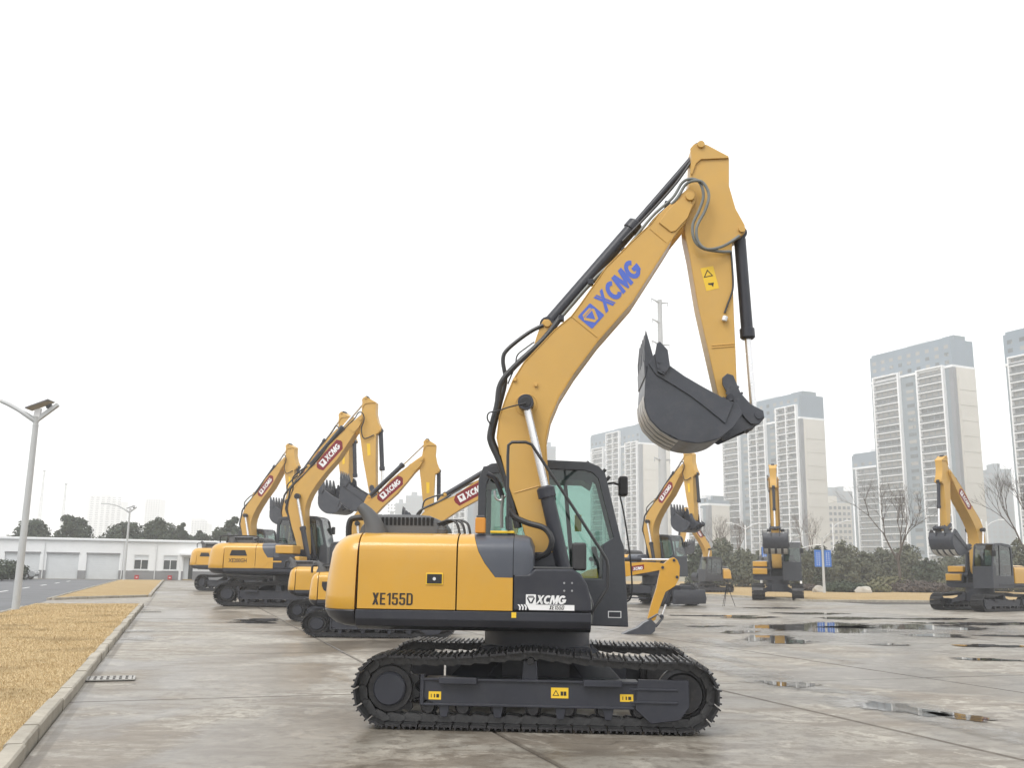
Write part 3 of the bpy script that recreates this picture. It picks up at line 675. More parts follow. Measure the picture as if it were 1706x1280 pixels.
def bare_tree(label, base, H, sd, spread=.55, name='bare_tree', dep=6, group='bare winter trees', mt=BARK, r0=None):
    r = random.Random(sd); t = thing(name, label, 'tree', base, 0, group); tr = MB(); br = MB()
    def grow(p, d, l, rad, k):
        q = p + d * l * .5 + Vector((r.uniform(-1, 1), r.uniform(-1, 1), 0)) * l * .04; e = p + d * l
        (tr if k == 0 else br).tube([p, q, e], [rad, rad * .85, rad * .68], 7 if k < 2 else 4, cap=k == 0)
        if k >= dep: return
        for i in range(3 if k < dep - 1 else 3):
            a = r.uniform(0, 6.28) if k else i * 2.1 + r.uniform(-.3, .3); ti = r.uniform(.30, .75) * spread / .55
            o_ = d.orthogonal().normalized(); o_ = Matrix.Rotation(a, 3, d) @ o_
            nd_ = (d * math.cos(ti) + o_ * math.sin(ti) + Vector((0, 0, .18))).normalized()
            grow(p + d * l * r.uniform(.72, 1.0), nd_, l * r.uniform(.62, .82), rad * r.uniform(.48, .62), k + 1)
    grow(Vector((0, 0, -.1)), Vector((r.uniform(-.05, .05), r.uniform(-.05, .05), 1)).normalized(), H * .30, r0 or H * .013, 0)
    tr.build('trunk', mt, t); br.build('branches', mt, t, smooth=0); return t
gtr = [(48, 862, 72, 132, 'round dark evergreen at the left end above the garage roof'), (118, 856, 70, 130, 'dark evergreen with a pointed top behind the garage, second from the left'), (205, 868, 88, 134, 'broad sloping dark evergreen right behind the small lamp post'),
       (258, 858, 66, 131, 'tall dark evergreen just right of the small lamp post'), (298, 866, 34, 138, 'slim dark evergreen above the right garage window'), (330, 880, 40, 136, 'low dark evergreen above the garage door canopy'), (381, 857, 52, 128, 'dark evergreen beside the farthest raised boom')]
for i, (px, py, wpx, Y, lb) in enumerate(gtr):
    b = at(px, Y, 940); H = D(px, py, Y).z; tree(lb, b, H, wpx * Y / FPX * 1.16, 20 + i, LEAF, 8200, low=.1, cone=.55 if i == 1 else 0, group='evergreens behind the garage', ls=.22)
lowt = [(20, 893, 130, 'low dark evergreen at the very left of the row behind the garage'), (88, 892, 140, 'low dark evergreen filling the gap behind the first roller shutters'), (160, 893, 142, 'low dark evergreen left of the broad sloping one behind the garage'), (240, 892, 141, 'low dark evergreen behind the small distant lamp head'), (345, 890, 140, 'low dark evergreen left of the farthest excavator, behind the garage')]
for i, (px, py, Y, lb) in enumerate(lowt):
    tree(lb, at(px, Y, 940), D(px, py, Y).z, 6.4, 60 + i, LEAF, 3600, low=.1, group='low evergreens behind the garage', ls=.22)
rtr = [(1168, 905, 105), (1205, 900, 112), (1240, 902, 108), (1278, 912, 112), (1325, 905, 106), (1365, 896, 116), (1405, 905, 108), (1440, 912, 112), (1470, 905, 120), (1515, 912, 116), (1548, 922, 108), (1585, 925, 114), (1622, 920, 112), (1662, 905, 100), (1700, 900, 98), (1735, 900, 102)]
rl = ['leftmost of the dull green trees behind the wheeled excavator', 'dull green tree above the tripod', 'dull green tree left of the excavator that faces the camera', 'dull green tree behind the bucket of the excavator facing the camera', 'dull green tree right behind the cab of the excavator facing the camera',
      'dull green tree directly behind the blue banners', 'dull green tree just right of the blue banners', 'dull green tree between the banners and the bare tree', 'dull green tree left of the bare tree trunk', 'dull green tree right of the bare tree trunk', 'small dull tree left of the right excavator bucket', 'dull tree below the bucket of the right excavator',
      'dull tree behind the boom foot of the right excavator', 'dark tree behind the cab of the right excavator', 'dark tree at the right edge under the big bare tree', 'dark tree beyond the right edge of the picture']
for i, (px, py, Y) in enumerate(rtr):
    tree(rl[i], at(px, Y), D(px, py, Y).z * (1.0 + .13 * math.sin(i * 2.3)), 4.3 + .8 * math.sin(i * 1.7), 100 + i, LEAF2 if i % 5 else LEAF, 3800, low=.04, group='evergreens behind the right verge', ls=.19)
bs = [(1410, 968, 86, 4.0, LEAF, 'clipped green dome bush right of the blue banners'), (1384, 972, 89, 2.6, LEAF, 'small green bush behind the banner pole'), (1345, 974, 90, 2.6, LEAF3, 'brown bush beside the track of the excavator facing the camera'), (1452, 972, 88, 3.4, LEAF4, 'olive bush left of the bare tree'),
      (1478, 958, 92, 4.2, LEAF4, 'taller olive bush in front of the bare tree trunk'), (1515, 966, 90, 4.8, LEAF3, 'purple brown hedge bush right of the bare tree'), (1545, 968, 90, 4.4, LEAF3, 'purple brown bush left of the right excavator'), (1580, 962, 92, 3.6, LEAF4, 'olive bush behind the yellow step of the right excavator')]
for i, (px, py, Y, w_, lm, lb) in enumerate(bs):
    b = at(px, Y); b.z = .08; bush(lb, b, w_, D(px, py, Y).z, 200 + i, lm, 2600)
b = at(6, 88, 945); b.z = .1; bush('round clipped dark bush at the left edge beside the road', b, 4.2, D(6, 930, 88).z, 300, LEAF, 3200)
b = at(1497, 96); bare_tree('bare winter tree with dark trunk left of the right excavator', b, D(1490, 832, 96).z * 1.42, 11, r0=.17)
b = at(1716, 84); bare_tree('large bare tree at the right edge of the picture', b, D(1700, 772, 84).z * 1.18, 23, .42, r0=.19)
for i, (px, py, Y, lb) in enumerate([(1190, 868, 135, 'thin bare tree in mist behind the tripod'), (1225, 872, 140, 'thin bare tree in mist left of the broad tower foot'), (1345, 870, 140, 'thin bare tree in mist above the cab of the excavator facing the camera')]):
    bare_tree(lb, at(px, Y), D(px, py, Y).z * 1.3, 40 + i, .5, mt=TWIG, dep=6)
ROCK = mat('pale_rock', (.42, .39, .34), .9, var=.2, scale=2, bmp=.5, bscale=12)
for i, (px, Y, s_, lb) in enumerate([(1363, 84, .42, 'small white boulder at the foot of the banner pole'), (1437, 84, .62, 'wide pale boulder between the clipped bushes')]):
    b = at(px, Y); b.z = .05; r = random.Random(i + 5); bm = bmesh.new(); bmesh.ops.create_icosphere(bm, subdivisions=3, radius=1)
    for v in bm.verts:
        k = 1 + .28 * mnoise.noise(v.co * 1.3 + Vector((i * 5, 0, 0))) + .10 * mnoise.noise(v.co * 3.1); v.co = Vector((v.co.x * s_ * k * 1.2, v.co.y * s_ * k, v.co.z * s_ * k * (1.15 if i == 0 else .62) + s_ * .3))
    me = bpy.data.meshes.new('boulder'); bm.to_mesh(me); bm.free(); o = link('boulder', me, ROCK); o.location = b; tag(o, lb, 'boulder', 'boulders on the verge')
# ------------------------------------------------------------------ excavators
MF = Frame((.338, 11.67), R(-3))                          # the machine in front
def T(pts, yl): return [MF.L(x, y, yl) for x, y in pts]
BOOM_BODY = T([(1097, 356), (1085, 372), (1050, 405), (1010, 445), (967, 507), (952, 527), (925, 549), (895, 581), (873, 604), (855, 633), (843, 662), (832, 694), (828, 730), (834, 759), (848, 812), (868, 870), (884, 924),
               (893, 950), (905, 957), (918, 953), (925, 940), (924, 900), (918, 840), (911, 775), (909, 734), (916, 698), (931, 662), (956, 622), (996, 568), (1053, 503), (1108, 417), (1121, 396)], -.24)
BOOM_NOSE = T([(1092, 362), (1125, 331), (1136, 322), (1148, 312), (1158, 318), (1159, 335), (1142, 371), (1121, 397), (1108, 410), (1096, 390)], -.24)
NOSE_PLATE = T([(1112, 350), (1128, 335), (1137, 328), (1150, 330), (1154, 342), (1146, 362), (1126, 384), (1118, 386), (1098, 370)], -.27)
BOOM_LUG = T([(886, 588), (893, 563), (901, 540), (906, 532), (914, 532), (921, 540), (925, 553)], -.1)
ARM_OUT = T([(1152, 262), (1151, 248), (1155, 241), (1165, 238), (1178, 242), (1215, 262), (1215, 309), (1226, 347), (1241, 374), (1242, 386), (1236, 392), (1220, 400), (1220, 419), (1223, 520), (1226, 587), (1228, 640), (1226, 668), (1215, 675),
             (1203, 672), (1196, 655), (1163, 510), (1149, 426), (1141, 389), (1140, 360), (1146, 320), (1150, 288)], -.17)
ARM_TOP = T([(1152, 262), (1150, 247), (1156, 240), (1165, 237.5), (1178, 241), (1214, 260), (1214, 263), (1168, 265), (1160, 272), (1153, 290), (1151, 290)], -.19)
BK_SIDE = T([(1080, 606), (1090, 590), (1115, 609), (1140, 627), (1171, 645), (1202, 662), (1228, 673), (1237, 690), (1222, 712), (1198, 731), (1165, 739), (1132, 734), (1100, 717), (1083, 699), (1075, 680), (1074, 650)], -.5)
BK_SHELL = T([(1078, 602), (1074, 650), (1075, 680), (1083, 699), (1100, 717), (1132, 734), (1165, 739), (1198, 731), (1222, 712)], -.5)
BK_BAND = T([(1080, 606), (1090, 590), (1115, 609), (1140, 627), (1171, 645), (1202, 662), (1222, 671), (1208, 706), (1176, 680), (1150, 660), (1120, 641), (1093, 625)], -.52)
BK_CUT = T([(1091, 590), (1094, 573), (1099, 570), (1112, 584), (1116, 612), (1106, 626), (1095, 620)], -.54)
BK_EAR = T([(1196, 668), (1205, 661), (1228, 673), (1238, 690), (1256, 704), (1256, 712), (1232, 722), (1206, 734), (1190, 725)], -.22)
HLINK = T([(1203, 641), (1203, 630), (1211, 623), (1221, 626), (1227, 640), (1233, 655), (1250, 674), (1271, 685), (1273, 697), (1264, 708), (1250, 707), (1240, 697), (1226, 677), (1211, 656)], -.24)
PIN = {k: MF.L(*v) for k, v in dict(foot=(905, 940, -.24), tip=(1149, 329, -.24), bc=(876, 671, -.4), bcb=(942, 962, -.4), ab=(912, 541, -.05), at=(1165, 249, -.05), kb=(1233, 388, -.05), ke=(1257, 690, -.05), hinge=(1215, 664, -.2), hl=(1213, 634, -.2), lk=(1262, 694, -.2), ear=(1246, 710, -.2)).items()}

def rot2(p, c, a):
    dx, dz = p[0] - c[0], p[1] - c[1]; s, co = math.sin(a), math.cos(a)
    return (c[0] + dx * co - dz * s, c[1] + dx * s + dz * co)

def track_path():
    top = [(-1.54, .74), (-.95, .732), (-.5, .765), (-.03, .812), (.38, .775), (.8, .742), (1.2, .728), (1.57, .73)]
    P = [(v.x, v.z) for v in spline([(a, 0, b) for a, b in top], 8)]
    for i in range(1, 24):
        a = R(90 - 180 * i / 24); P.append((1.57 + .345 * math.cos(a), .385 + .345 * math.sin(a)))
    P.append((1.57, .04)); P.append((-1.54, .04))
    for i in range(1, 24):
        a = R(-90 - 180 * i / 24); P.append((-1.54 + .35 * math.cos(a), .39 + .35 * math.sin(a)))
    return P
def along(P, n):
    Q = P + [P[0]]; ds = [math.dist(Q[i], Q[i + 1]) for i in range(len(P))]; tot = sum(ds); out = []
    for k in range(n):
        s = tot * (k + .5) / n; i = 0
        while s > ds[i]: s -= ds[i]; i += 1
        t = s / ds[i]; a, b = Q[i], Q[i + 1]
        out.append((a[0] + (b[0] - a[0]) * t, a[1] + (b[1] - a[1]) * t))
    res = []
    for k in range(n):
        a, b = out[k - 1], out[(k + 1) % n]; res.append((*out[k], -math.atan2(b[1] - a[1], b[0] - a[0])))
    return res, tot / n
NSH = 47
SHOES, SP = along(track_path(), NSH)
def shoe_mb(hw=.3):
    m = MB(); h = SP * .5
    m.box((-h + .004, -hw, -.014), (h - .012, hw, .006))
    for x in (-h + .012, -.012, h - .038):
        m.prism([(x - .008, .006), (x - .006, .028), (x + .008, .028), (x + .012, .006)], -hw, hw)
    return m
def link_mb():
    m = MB(); h = SP * .5
    for y in (-.085, .085):
        m.prism([(-h * .95, -.03), (-h * .75, -.09), (h * .55, -.105), (h * 1.15, -.075), (h * 1.1, -.02), (-h * .6, -.015)], y - .018, y + .018)
        for x in (-.03, .032): m.cyl((x, y - .024, -.045), (x, y + .024, -.045), .014, n=8)
    m.cyl((-h * .9, -.115, -.062), (-h * .9, .115, -.062), .026, n=10)
    return m
SHOE_ME = LINK_ME = None
def make_track(root, side, near, detail, label=None):
    """side -1 is the machine's right; the track frame is the part, everything that runs on it its sub-parts"""
    global SHOE_ME, LINK_ME
    yc = side * 1.0; yo = side * 1.18; yi = side * .84
    f = MB()
    beam = [(-1.17, .30), (-1.17, .505), (1.1, .505), (1.1, .275), (.95, .24), (-1.0, .24)]
    f.prism(beam, yi, yo)
    f.prism([(-1.2, .49), (-1.2, .515), (1.12, .515), (1.12, .49)], yo - side * .02, yo + side * .022)
    f.prism([(-1.19, .235), (-1.19, .26), (1.05, .26), (1.05, .235)], yo - side * .02, yo + side * .018)
    f.prism([(-1.205, .24), (-1.205, .55), (-1.165, .55), (-1.165, .24)], yo - side * .05, yo + side * .024)
    f.prism([(1.09, .54), (1.62, .54), (1.62, .27), (1.52, .14), (1.22, .10), (1.06, .24)], yo - side * .02, yo + side * .03)       # idler guard
    for z in (.30, .43): f.box((1.0, yo + side * .03, z), (1.50, yo + side * .045, z + .022))
    for x in (-1.0, .52): f.box((x, yo + side * .02, .465), (x + .40, yo + side * .085, .53))                                        # foot steps
    f.prism([(-.13, .5), (-.115, .70), (.03, .70), (.04, .5)], yc - .12, yc + .14)                                                   # carrier bracket
    f.prism([(-1.6, .30), (-1.2, .26), (-1.2, .52), (-1.6, .50)], yi, yi + side * .05)
    for x in (-.95, -.38, .28, .78):
        f.prism([(x - .06, .24), (x - .035, .12), (x + .035, .12), (x + .06, .24)], yo - side * .05, yo - side * .01)
    part = f.build('track_frame', CHAR, root, .006)
    if label: part['label'] = label
    # sprocket with teeth, idler, rollers
    s = MB(); n = 44
    pts = [((-1.54 + (.315 if (i // 2) % 2 else .262) * math.cos(2 * math.pi * i / n)), .39 + (.315 if (i // 2) % 2 else .262) * math.sin(2 * math.pi * i / n)) for i in range(n)]
    s.prism(pts, yc - .03, yc + .03); s.cyl((-1.54, yc - side * .1, .39), (-1.54, yc + side * .12, .39), .235, n=32)
    s.build('sprocket', TRACK, part, .004)
    MB().tube([(-1.54, yc + side * .115, .39), (-1.54, yc + side * .17, .39), (-1.54, yc + side * .185, .39)], [.178, .172, .155], 36).build('final_drive_cover', CHAR, part)
    MB().tube([(1.57, yc - .1, .385), (1.57, yc - .06, .385), (1.57, yc - .05, .385), (1.57, yc + .05, .385), (1.57, yc + .06, .385), (1.57, yc + .1, .385)], [.2, .22, .275, .275, .22, .2], 36).build('idler', TRACK, part)
    ro = None
    for i in range(7):
        x = -1.12 + i * .37
        if ro is None:
            ro = MB().tube([(0, -.16, 0), (0, -.10, 0), (0, -.09, 0), (0, .09, 0), (0, .10, 0), (0, .16, 0)], [.06, .075, .092, .092, .075, .06], 18).build('track_roller', TRACK, part)
            ro.location = (x, yc, .215)
        else: inst(ro, part, (x, yc, .215))
    c = inst(ro, part, (-.04, yc, .70), name='carrier_roller'); c.scale = (.6, .9, .6)
    if detail:
        if SHOE_ME is None:
            SHOE_ME = shoe_mb().mesh('shoe', 30); SHOE_ME.materials.append(TRACK); LINK_ME = link_mb().mesh('chain_link', 30); LINK_ME.materials.append(LINKM)
        for x, z, a in SHOES:
            for nm, me in (('shoe', SHOE_ME), ('chain_link', LINK_ME)):
                o = bpy.data.objects.new(nm, me); COL.objects.link(o); o.parent = part; o.location = (x, yc, z); o.rotation_euler = (0, a, 0)
    else:
        m = MB(); a0 = shoe_mb(.29); b0 = MB()
        for y in (-.085, .085): b0.box((-SP * .5, y - .02, -.10), (SP * .5, y + .02, -.015))
        for x, z, a in SHOES:
            M = Matrix.Translation((x, yc, z)) @ Matrix.Rotation(a, 4, 'Y'); m.merge(a0, M); m.merge(b0, M)
        o = m.build('track_shoes', TRACK, part, smooth=0); o['kind'] = 'stuff'
    return part

def cw_ring(z, back, front, hy, ins, yc=0.0):
    pts = []; cr_ = .52; rx = min(.62, front - back - .03) if ins < .3 else .35
    ybk = hy - ins; xb = back + ins
    n = 8
    pts.append((front, -ybk))
    cx_, cyy = min(xb + rx, front - .01), -(ybk - cr_)
    for i in range(n + 1):
        a = R(270 - 90 * i / n); pts.append((cx_ + (cx_ - xb) * math.cos(a), cyy + cr_ * math.sin(a)))
    for i in range(1, 8):
        t = i / 8; y = cyy + (-2 * cyy) * t; pts.append((xb - .10 * (1 - (2 * t - 1) ** 2), y))
    for i in range(n + 1):
        a = R(180 - 90 * i / n); pts.append((cx_ + (cx_ - xb) * math.cos(a), -cyy + cr_ * math.sin(a)))
    pts.append((front, ybk))
    return [(x, y, z) for x, y in pts]

def hood_section(side=1):                                    # (y,z) of the right side doors, outer skin first
    q = [(-1.25, 1.225), (-1.25, 1.40), (-1.25, 1.569), (-1.25, 1.571), (-1.25, 1.72), (-1.25, 1.84), (-1.243, 1.885), (-1.222, 1.93), (-1.18, 1.97), (-1.12, 2.005), (-1.04, 2.03), (-.92, 2.042), (-.70, 2.047), (-.42, 2.05), (-.42, 1.30), (-.42, 1.225)]
    return [(y * side, z) for y, z in q]
def hood_piece(xa, xb, zmin=None, zmax=None, side=1):
    s = [p for p in hood_section(side)]
    if zmin is not None:
        s = [p for p in s if p[1] >= zmin] ; s.append((s[-1][0], zmin)) if s[-1][1] > zmin + .01 else None
    m = MB(); fa = xa if callable(xa) else (lambda z: xa); fb = xb if callable(xb) else (lambda z: xb)
    return m.rings([[(fa(z), y, z) for y, z in s], [(fb(z), y, z) for y, z in s]], cap=not (callable(xa) or callable(xb)))

def actuator(root, name, a, b, y, rb, rr, frac, mb=CHAR, mr=CHROME, T_=None, n=18, gland=.09):
    """hydraulic cylinder from a to b in the (x,z) plane at y; the barrel is the part, rod, gland and end eyes its sub-parts"""
    A = Vector((a[0], y, a[1])); B = Vector((b[0], y, b[1])); d = (B - A); L_ = d.length; u = d.normalized(); e = A + u * (L_ * frac)
    p = MB().tube([A + u * rb * .9, e], rb, n).build(name, mb, root)
    MB().tube([e - u * gland, e - u * gland * .98, e + u * .02, e + u * .045], [rb * 1.22, rb * 1.25, rb * 1.25, rb * .9], n).build('gland', mb, p)
    MB().tube([e + u * .04, B - u * rr], rr, n).build('rod', mr, p)
    for q, r_ in ((A, rb * 1.15), (B, rr * 2.0)):
        MB().cyl(q - Vector((0, rb * .95, 0)), q + Vector((0, rb * .95, 0)), r_, n=18).build('eye', mb, p, .004)
    return p
def lettering(root, txt, org, du, dv, h, wid, m_, shear=0.0, offset=0.0, name='lettering'):
    return put_text(txt, org, du, dv, h, wid, shear, offset).build(name, m_, root, smooth=0)
def logo(root, org, du, dv, h, ma, mb_, lift=Vector((0, -.0015, 0))):
    """square emblem: plate, cut-out hexagon, triangle"""
    O = Vector(org); du = Vector(du).normalized(); dv = Vector(dv).normalized()
    def poly(pts, k): return [O + du * (x * h) + dv * (y * h) + lift * k for x, y in pts]
    MB().add(poly([(.05, 0), (.95, 0), (1, .05), (1, .95), (.95, 1), (.05, 1), (0, .95), (0, .05)], 0), [tuple(range(8))]).build('emblem_plate', ma, root, smooth=0)
    MB().add(poly([(.36, .12), (.64, .12), (.90, .62), (.76, .86), (.24, .86), (.10, .62)], 1), [tuple(range(6))]).build('emblem_field', mb_, root, smooth=0)
    MB().add(poly([(.5, .20), (.76, .66), (.24, .66)], 2), [(0, 1, 2)]).build('emblem_triangle', ma, root, smooth=0)
    m = MB()
    m.add(poly([(.14, .72), (.86, .72), (.86, .75), (.14, .75)], 2), [(0, 1, 2, 3)])
    m.build('emblem_bar', ma, root, smooth=0)

def cab_part(root, main, gl, zo=0.0):
    out = [(-.76, 1.02), (-.76, 2.76), (-.70, 2.93), (.1, 3.0), (.62, 2.985), (.75, 2.945), (.83, 2.85), (1.02, 2.04), (1.055, 1.95), (1.10, .99)]
    hol = [(-.66, 1.56), (-.66, 2.70), (-.60, 2.84), (.08, 2.905), (.58, 2.89), (.67, 2.86), (.74, 2.79), (.925, 2.06), (.80, 1.98), (.78, 1.56)]
    y0, y1 = .30, 1.24; f = MB()
    n = len(out)
    for a, b in ((y0, y0 + .06), (y1 - .06, y1)):
        f.rings([[(p[0], a, p[1]) for p in out], [(p[0], b, p[1]) for p in out], [(p[0], b, p[1]) for p in hol], [(p[0], a, p[1]) for p in hol]], closed=True)
    f.prism([(-.70, 2.915), (-.58, 2.885), (.1, 2.935), (.62, 2.92), (.70, 2.89), (.75, 2.945), (.62, 3.0), (.1, 3.02), (-.6, 2.97)], y0 + .02, y1 - .02)     # roof
    f.prism([(-.76, 1.02), (-.70, 1.02), (-.70, 1.62), (-.76, 1.62)], y0 + .06, y1 - .06)     # rear lower
    f.prism([(-.76, 2.72), (-.70, 2.72), (-.64, 2.87), (-.70, 2.93)], y0 + .06, y1 - .06)
    f.prism([(1.03, 1.97), (1.055, 1.95), (1.10, .99), (1.06, .99)], y0 + .06, y1 - .06)       # front lower
    f.box((-.72, y0 + .04, 1.0), (1.07, y1 - .04, 1.09))                                       # floor
    part = f.build('cab', GREYC, root, .01)
    def pane(pts, nm='window_pane', m_=gl): return MB().add(pts, [tuple(range(len(pts)))]).build(nm, m_, part, smooth=0)
    for y in (y0 + .03, y1 - .03): pane([(p[0], y, p[1]) for p in hol])
    pane([(.765, y0 + .06, 2.93), (.765, y1 - .06, 2.93), (1.045, y1 - .06, 1.97), (1.045, y0 + .06, 1.97)], 'windscreen')
    pane([(-.735, y0 + .06, 1.62), (-.735, y1 - .06, 1.62), (-.735, y1 - .06, 2.73), (-.735, y0 + .06, 2.73)], 'rear_window')
    MB().prism([(.30, 2.9), (.35, 2.9), (.47, 1.56), (.41, 1.56)], y1 - .055, y1 - .01).build('door_pillar', BLACK, part)
    st = MB(); st.box((-.30, .52, 1.38), (.18, 1.02, 1.50)); st.build('seat_cushion', BLACK, part, .04)
    MB().prism([(-.34, 1.48), (-.20, 1.48), (-.30, 2.12), (-.40, 2.12)], .54, 1.0).build('seat_back', BLACK, part, .04)
    MB().prism([(-.43, 2.15), (-.34, 2.15), (-.36, 2.34), (-.44, 2.34)], .66, .88).build('headrest', BLACK, part, .03)
    for y in (.42, 1.10): MB().box((-.25, y - .06, 1.1), (.3, y + .06, 1.68)).build('console', BLACK, part, .03)
    MB().prism([(.70, 1.72), (.76, 1.72), (.72, 1.95), (.66, 1.95)], .38, .58).build('monitor', BLACK, part, .01)
    MB().tube([(.78, .42, 1.1), (.76, .42, 1.6), (.73, .44, 1.75)], .018, 8).build('lever', BLACK, part)
    MB().prism([(-.74, 2.70), (-.1, 2.78), (.55, 2.77), (.66, 2.70), (.70, 2.86), (.1, 2.93), (-.6, 2.88)], y0 + .07, y1 - .07).build('headliner', CHAR, part)
    return part

GREYC = mat('cab_paint', (.034, .038, .048), .45, var=.08, scale=1.5, dirt=.2, dirtcol=(.10, .10, .10), coat=.2)

def excavator(name, label, O, h, s=1.0, main=False, boom_rot=0.0, arm_rot=0.0, bk_rot=0.0, tail=-2.36, bdx=0.0, group=None, lift=0.0, wheels=False, decal=True, model=None, upper_rot=0.0, bks=1.0, small=False, tsx=1.0):
    root = thing(name, label, 'excavator', (O[0], O[1], 0), h, group, s)
    low = root
    if wheels:
        ch = MB(); ch.box((-1.9, -.42, .62), (1.9, .42, .95)); ch.box((-.7, -1.0, .55), (.6, 1.0, .92)); ch.cyl((0, 0, .95), (0, 0, 1.02 + lift), .6, n=28)
        for x in (-1.35, 1.35): ch.box((x - .12, -.95, .40), (x + .12, .95, .62))
        ch.build('chassis', CHAR, root, .02)
        for x in (-1.35, 1.35):
            for y in (-1.08, 1.08):
                sg = 1 if y > 0 else -1
                tp = MB().tube([(x, y - .24, .51), (x, y - .21, .51), (x, y - .12, .51), (x, y + .12, .51), (x, y + .21, .51), (x, y + .24, .51)], [.40, .48, .52, .52, .48, .40], 30).build('wheel', HOSE, root)
                MB().tube([(x, y + sg * .235, .51), (x, y + sg * .25, .51), (x, y + sg * .2, .51)], [.30, .27, .16], 26).build('rim', CHAR, tp)
                lu = MB()
                for k in range(26):
                    a = 2 * math.pi * k / 26; M = Matrix.Translation((x, y, .51)) @ Matrix.Rotation(a, 4, 'Y') @ Matrix.Translation((0, 0, .52))
                    for q in (-1, 1): lu.merge(MB().box((-.025, .02 * q, -.01), (.025, .23 * q, .022)), M @ Matrix.Rotation(.35 * q, 4, 'Z'))
                lo = lu.build('tread', HOSE, tp, smooth=0); lo['kind'] = 'stuff'
        MB().prism([(1.95, .15), (2.15, .10), (2.2, .35), (2.1, .75), (2.02, .75), (2.06, .4)], -1.2, 1.2).build('dozer_blade', CHAR, root, .012)
        for y in (-.5, .5): MB().prism([(1.5, .5), (2.06, .3), (2.06, .42), (1.5, .72)], y - .06, y + .06).build('blade_arm', CHAR, root, .01)
        for y in (-1.15, 1.15): MB().prism([(-.6, .30), (.55, .30), (.55, .36), (-.6, .36)], y - .15, y + .15).build('step', CHAR, root, .01)
    else:
        f = MB(); f.cyl((0, 0, .78), (0, 0, 1.0 + lift), .62, n=32); f.box((-.62, -.5, .40), (.62, .5, .80))
        for sx in (-1, 1):
            for sy in (-1, 1):
                f.rings([[(sx * .30, sy * .30, .46), (sx * .66, sy * .30, .46), (sx * .66, sy * .30, .78), (sx * .30, sy * .30, .78)], [(sx * .55, sy * .9, .30), (sx * .98, sy * .9, .30), (sx * .98, sy * .9, .46), (sx * .55, sy * .9, .46)]])
        f.build('undercarriage_frame', CHAR, root, .01)
        for side in (-1, 1): make_track(root, side, side < 0, main).scale.x = tsx
    up = root
    if upper_rot or lift:                                     # upper works turned on the slewing ring: built through this matrix
        UM = Matrix.Translation((0, 0, lift)) @ Matrix.Rotation(upper_rot, 4, 'Z')
    else: UM = None
    before = set(root.children)
    # ---- house
    cwf = -1.938 if tail < -2.2 else tail + .32
    sk = MB().prism([(-1.25, 1.213), (-1.25, 1.12), (-1.20, 1.045), (-1.05, 1.0), (1.05, 1.0), (1.20, 1.045), (1.25, 1.12), (1.25, 1.213)], cwf + .013, .60, 'x')
    sk.build('skirt', CHAR, root, .008)
    core = MB(); core.prism([(-1.17, 1.2), (-1.17, 1.85), (-1.0, 2.0), (.25, 2.0), (.25, 1.2)], cwf - .02, -.2, 'x'); core.box((cwf - .02, .25, 1.2), (-.85, 1.2, 1.98)); core.box((-.2, -1.2, 1.2), (.50, -.5, 1.55)); core.box((-.2, -.5, 1.2), (.3, .28, 1.45))
    core.build('shade_core', GAPSHADE, root, smooth=0)  # solid black core, painted as the shade seen through the panel gaps
    MB().rings([cw_ring(z, tail, cwf, 1.25, i) for z, i in ((1.03, .20), (1.06, .11), (1.12, .04), (1.20, 0), (1.208, .004))]).build('counterweight_base', CHAR, root)
    cwz = [(1.214, .004), (1.222, 0), (1.35, 0), (1.55, .012), (1.70, .03), (1.82, .06), (1.90, .10), (1.96, .16), (2.005, .24), (2.03, .34), (2.04, .46)]
    cw = MB().rings([cw_ring(z, tail, cwf, 1.25, i) if i < .05 else [(max(x, tail + i * .9) if x < cwf - .002 else x, y, z) for x, y, _ in cw_ring(z, tail, cwf, 1.25, i * .75)] for z, i in cwz]).build('counterweight', YEL, root)
    slope = (lambda z: -1.928) 
    d1 = hood_piece(cwf + .030, -.848).build('side_door', YEL, root)
    zx = lambda z: -.236 if z < 1.57 else (-.425 - (min(z, 1.78) - 1.571) / .209 * .165 - max(0, min(z - 1.78, .27)) / .27 * .09)
    hood_piece(-.832, zx).build('side_panel', YEL, root)
    hood_piece(lambda z: zx(z) + .004, -.236, 1.571).build('corner_panel', GREY, root)
    fp = [(-1.25, 1.60), (-1.25, 1.72), (-1.25, 1.84), (-1.243, 1.885), (-1.222, 1.93), (-1.18, 1.97), (-1.12, 2.005), (-1.04, 2.03), (-.80, 2.045), (-.45, 2.045), (-.45, 1.60)]
    MB().rings([[(-.230, y, z) for y, z in fp], [(-.11, y + .01, z - .01) for y, z in fp], [(-.06, y * .985, 1.60 + (z - 1.60) * .93) for y, z in fp], [(-.02, y * .96, 1.60 + (z - 1.60) * .72) for y, z in fp]]).build('tank_front', GREY, root)
    hood_piece(cwf + .012, -.846, side=-1).build('side_door', YEL, root)
    bx = [(-.23, 1.222), (-.23, 1.605), (-.06, 1.612), (-.005, 1.668), (.41, 1.668), (.49, 1.62), (.56, 1.51), (.60, 1.35), (.605, 1.222)]
    MB().prism(bx, -1.25, -.46).build('step_box', CHAR, root, .025, seg=3)
    MB().prism([(-.02, 1.672), (.41, 1.672), (.41, 1.69), (-.02, 1.69)], -1.2, -.5).build('tread_plate', HOOD, root, .003)
    # boom mount
    if bdx > .3: MB().box((.25, -.42, 1.02), (.55 + bdx, .27, 1.25)).build('boom_base', CHAR, root, .02)
    for y in (-.36, .30): MB().prism([(x_ + bdx, z_) for x_, z_ in [(-.5, 1.2), (.40, 1.2), (.32, 1.62), (.18, 1.86), (-.02, 1.86), (-.25, 1.6)]], y - .03, y + .03).build('boom_bracket', CHAR, root, .008)
    # engine hood
    eh = []
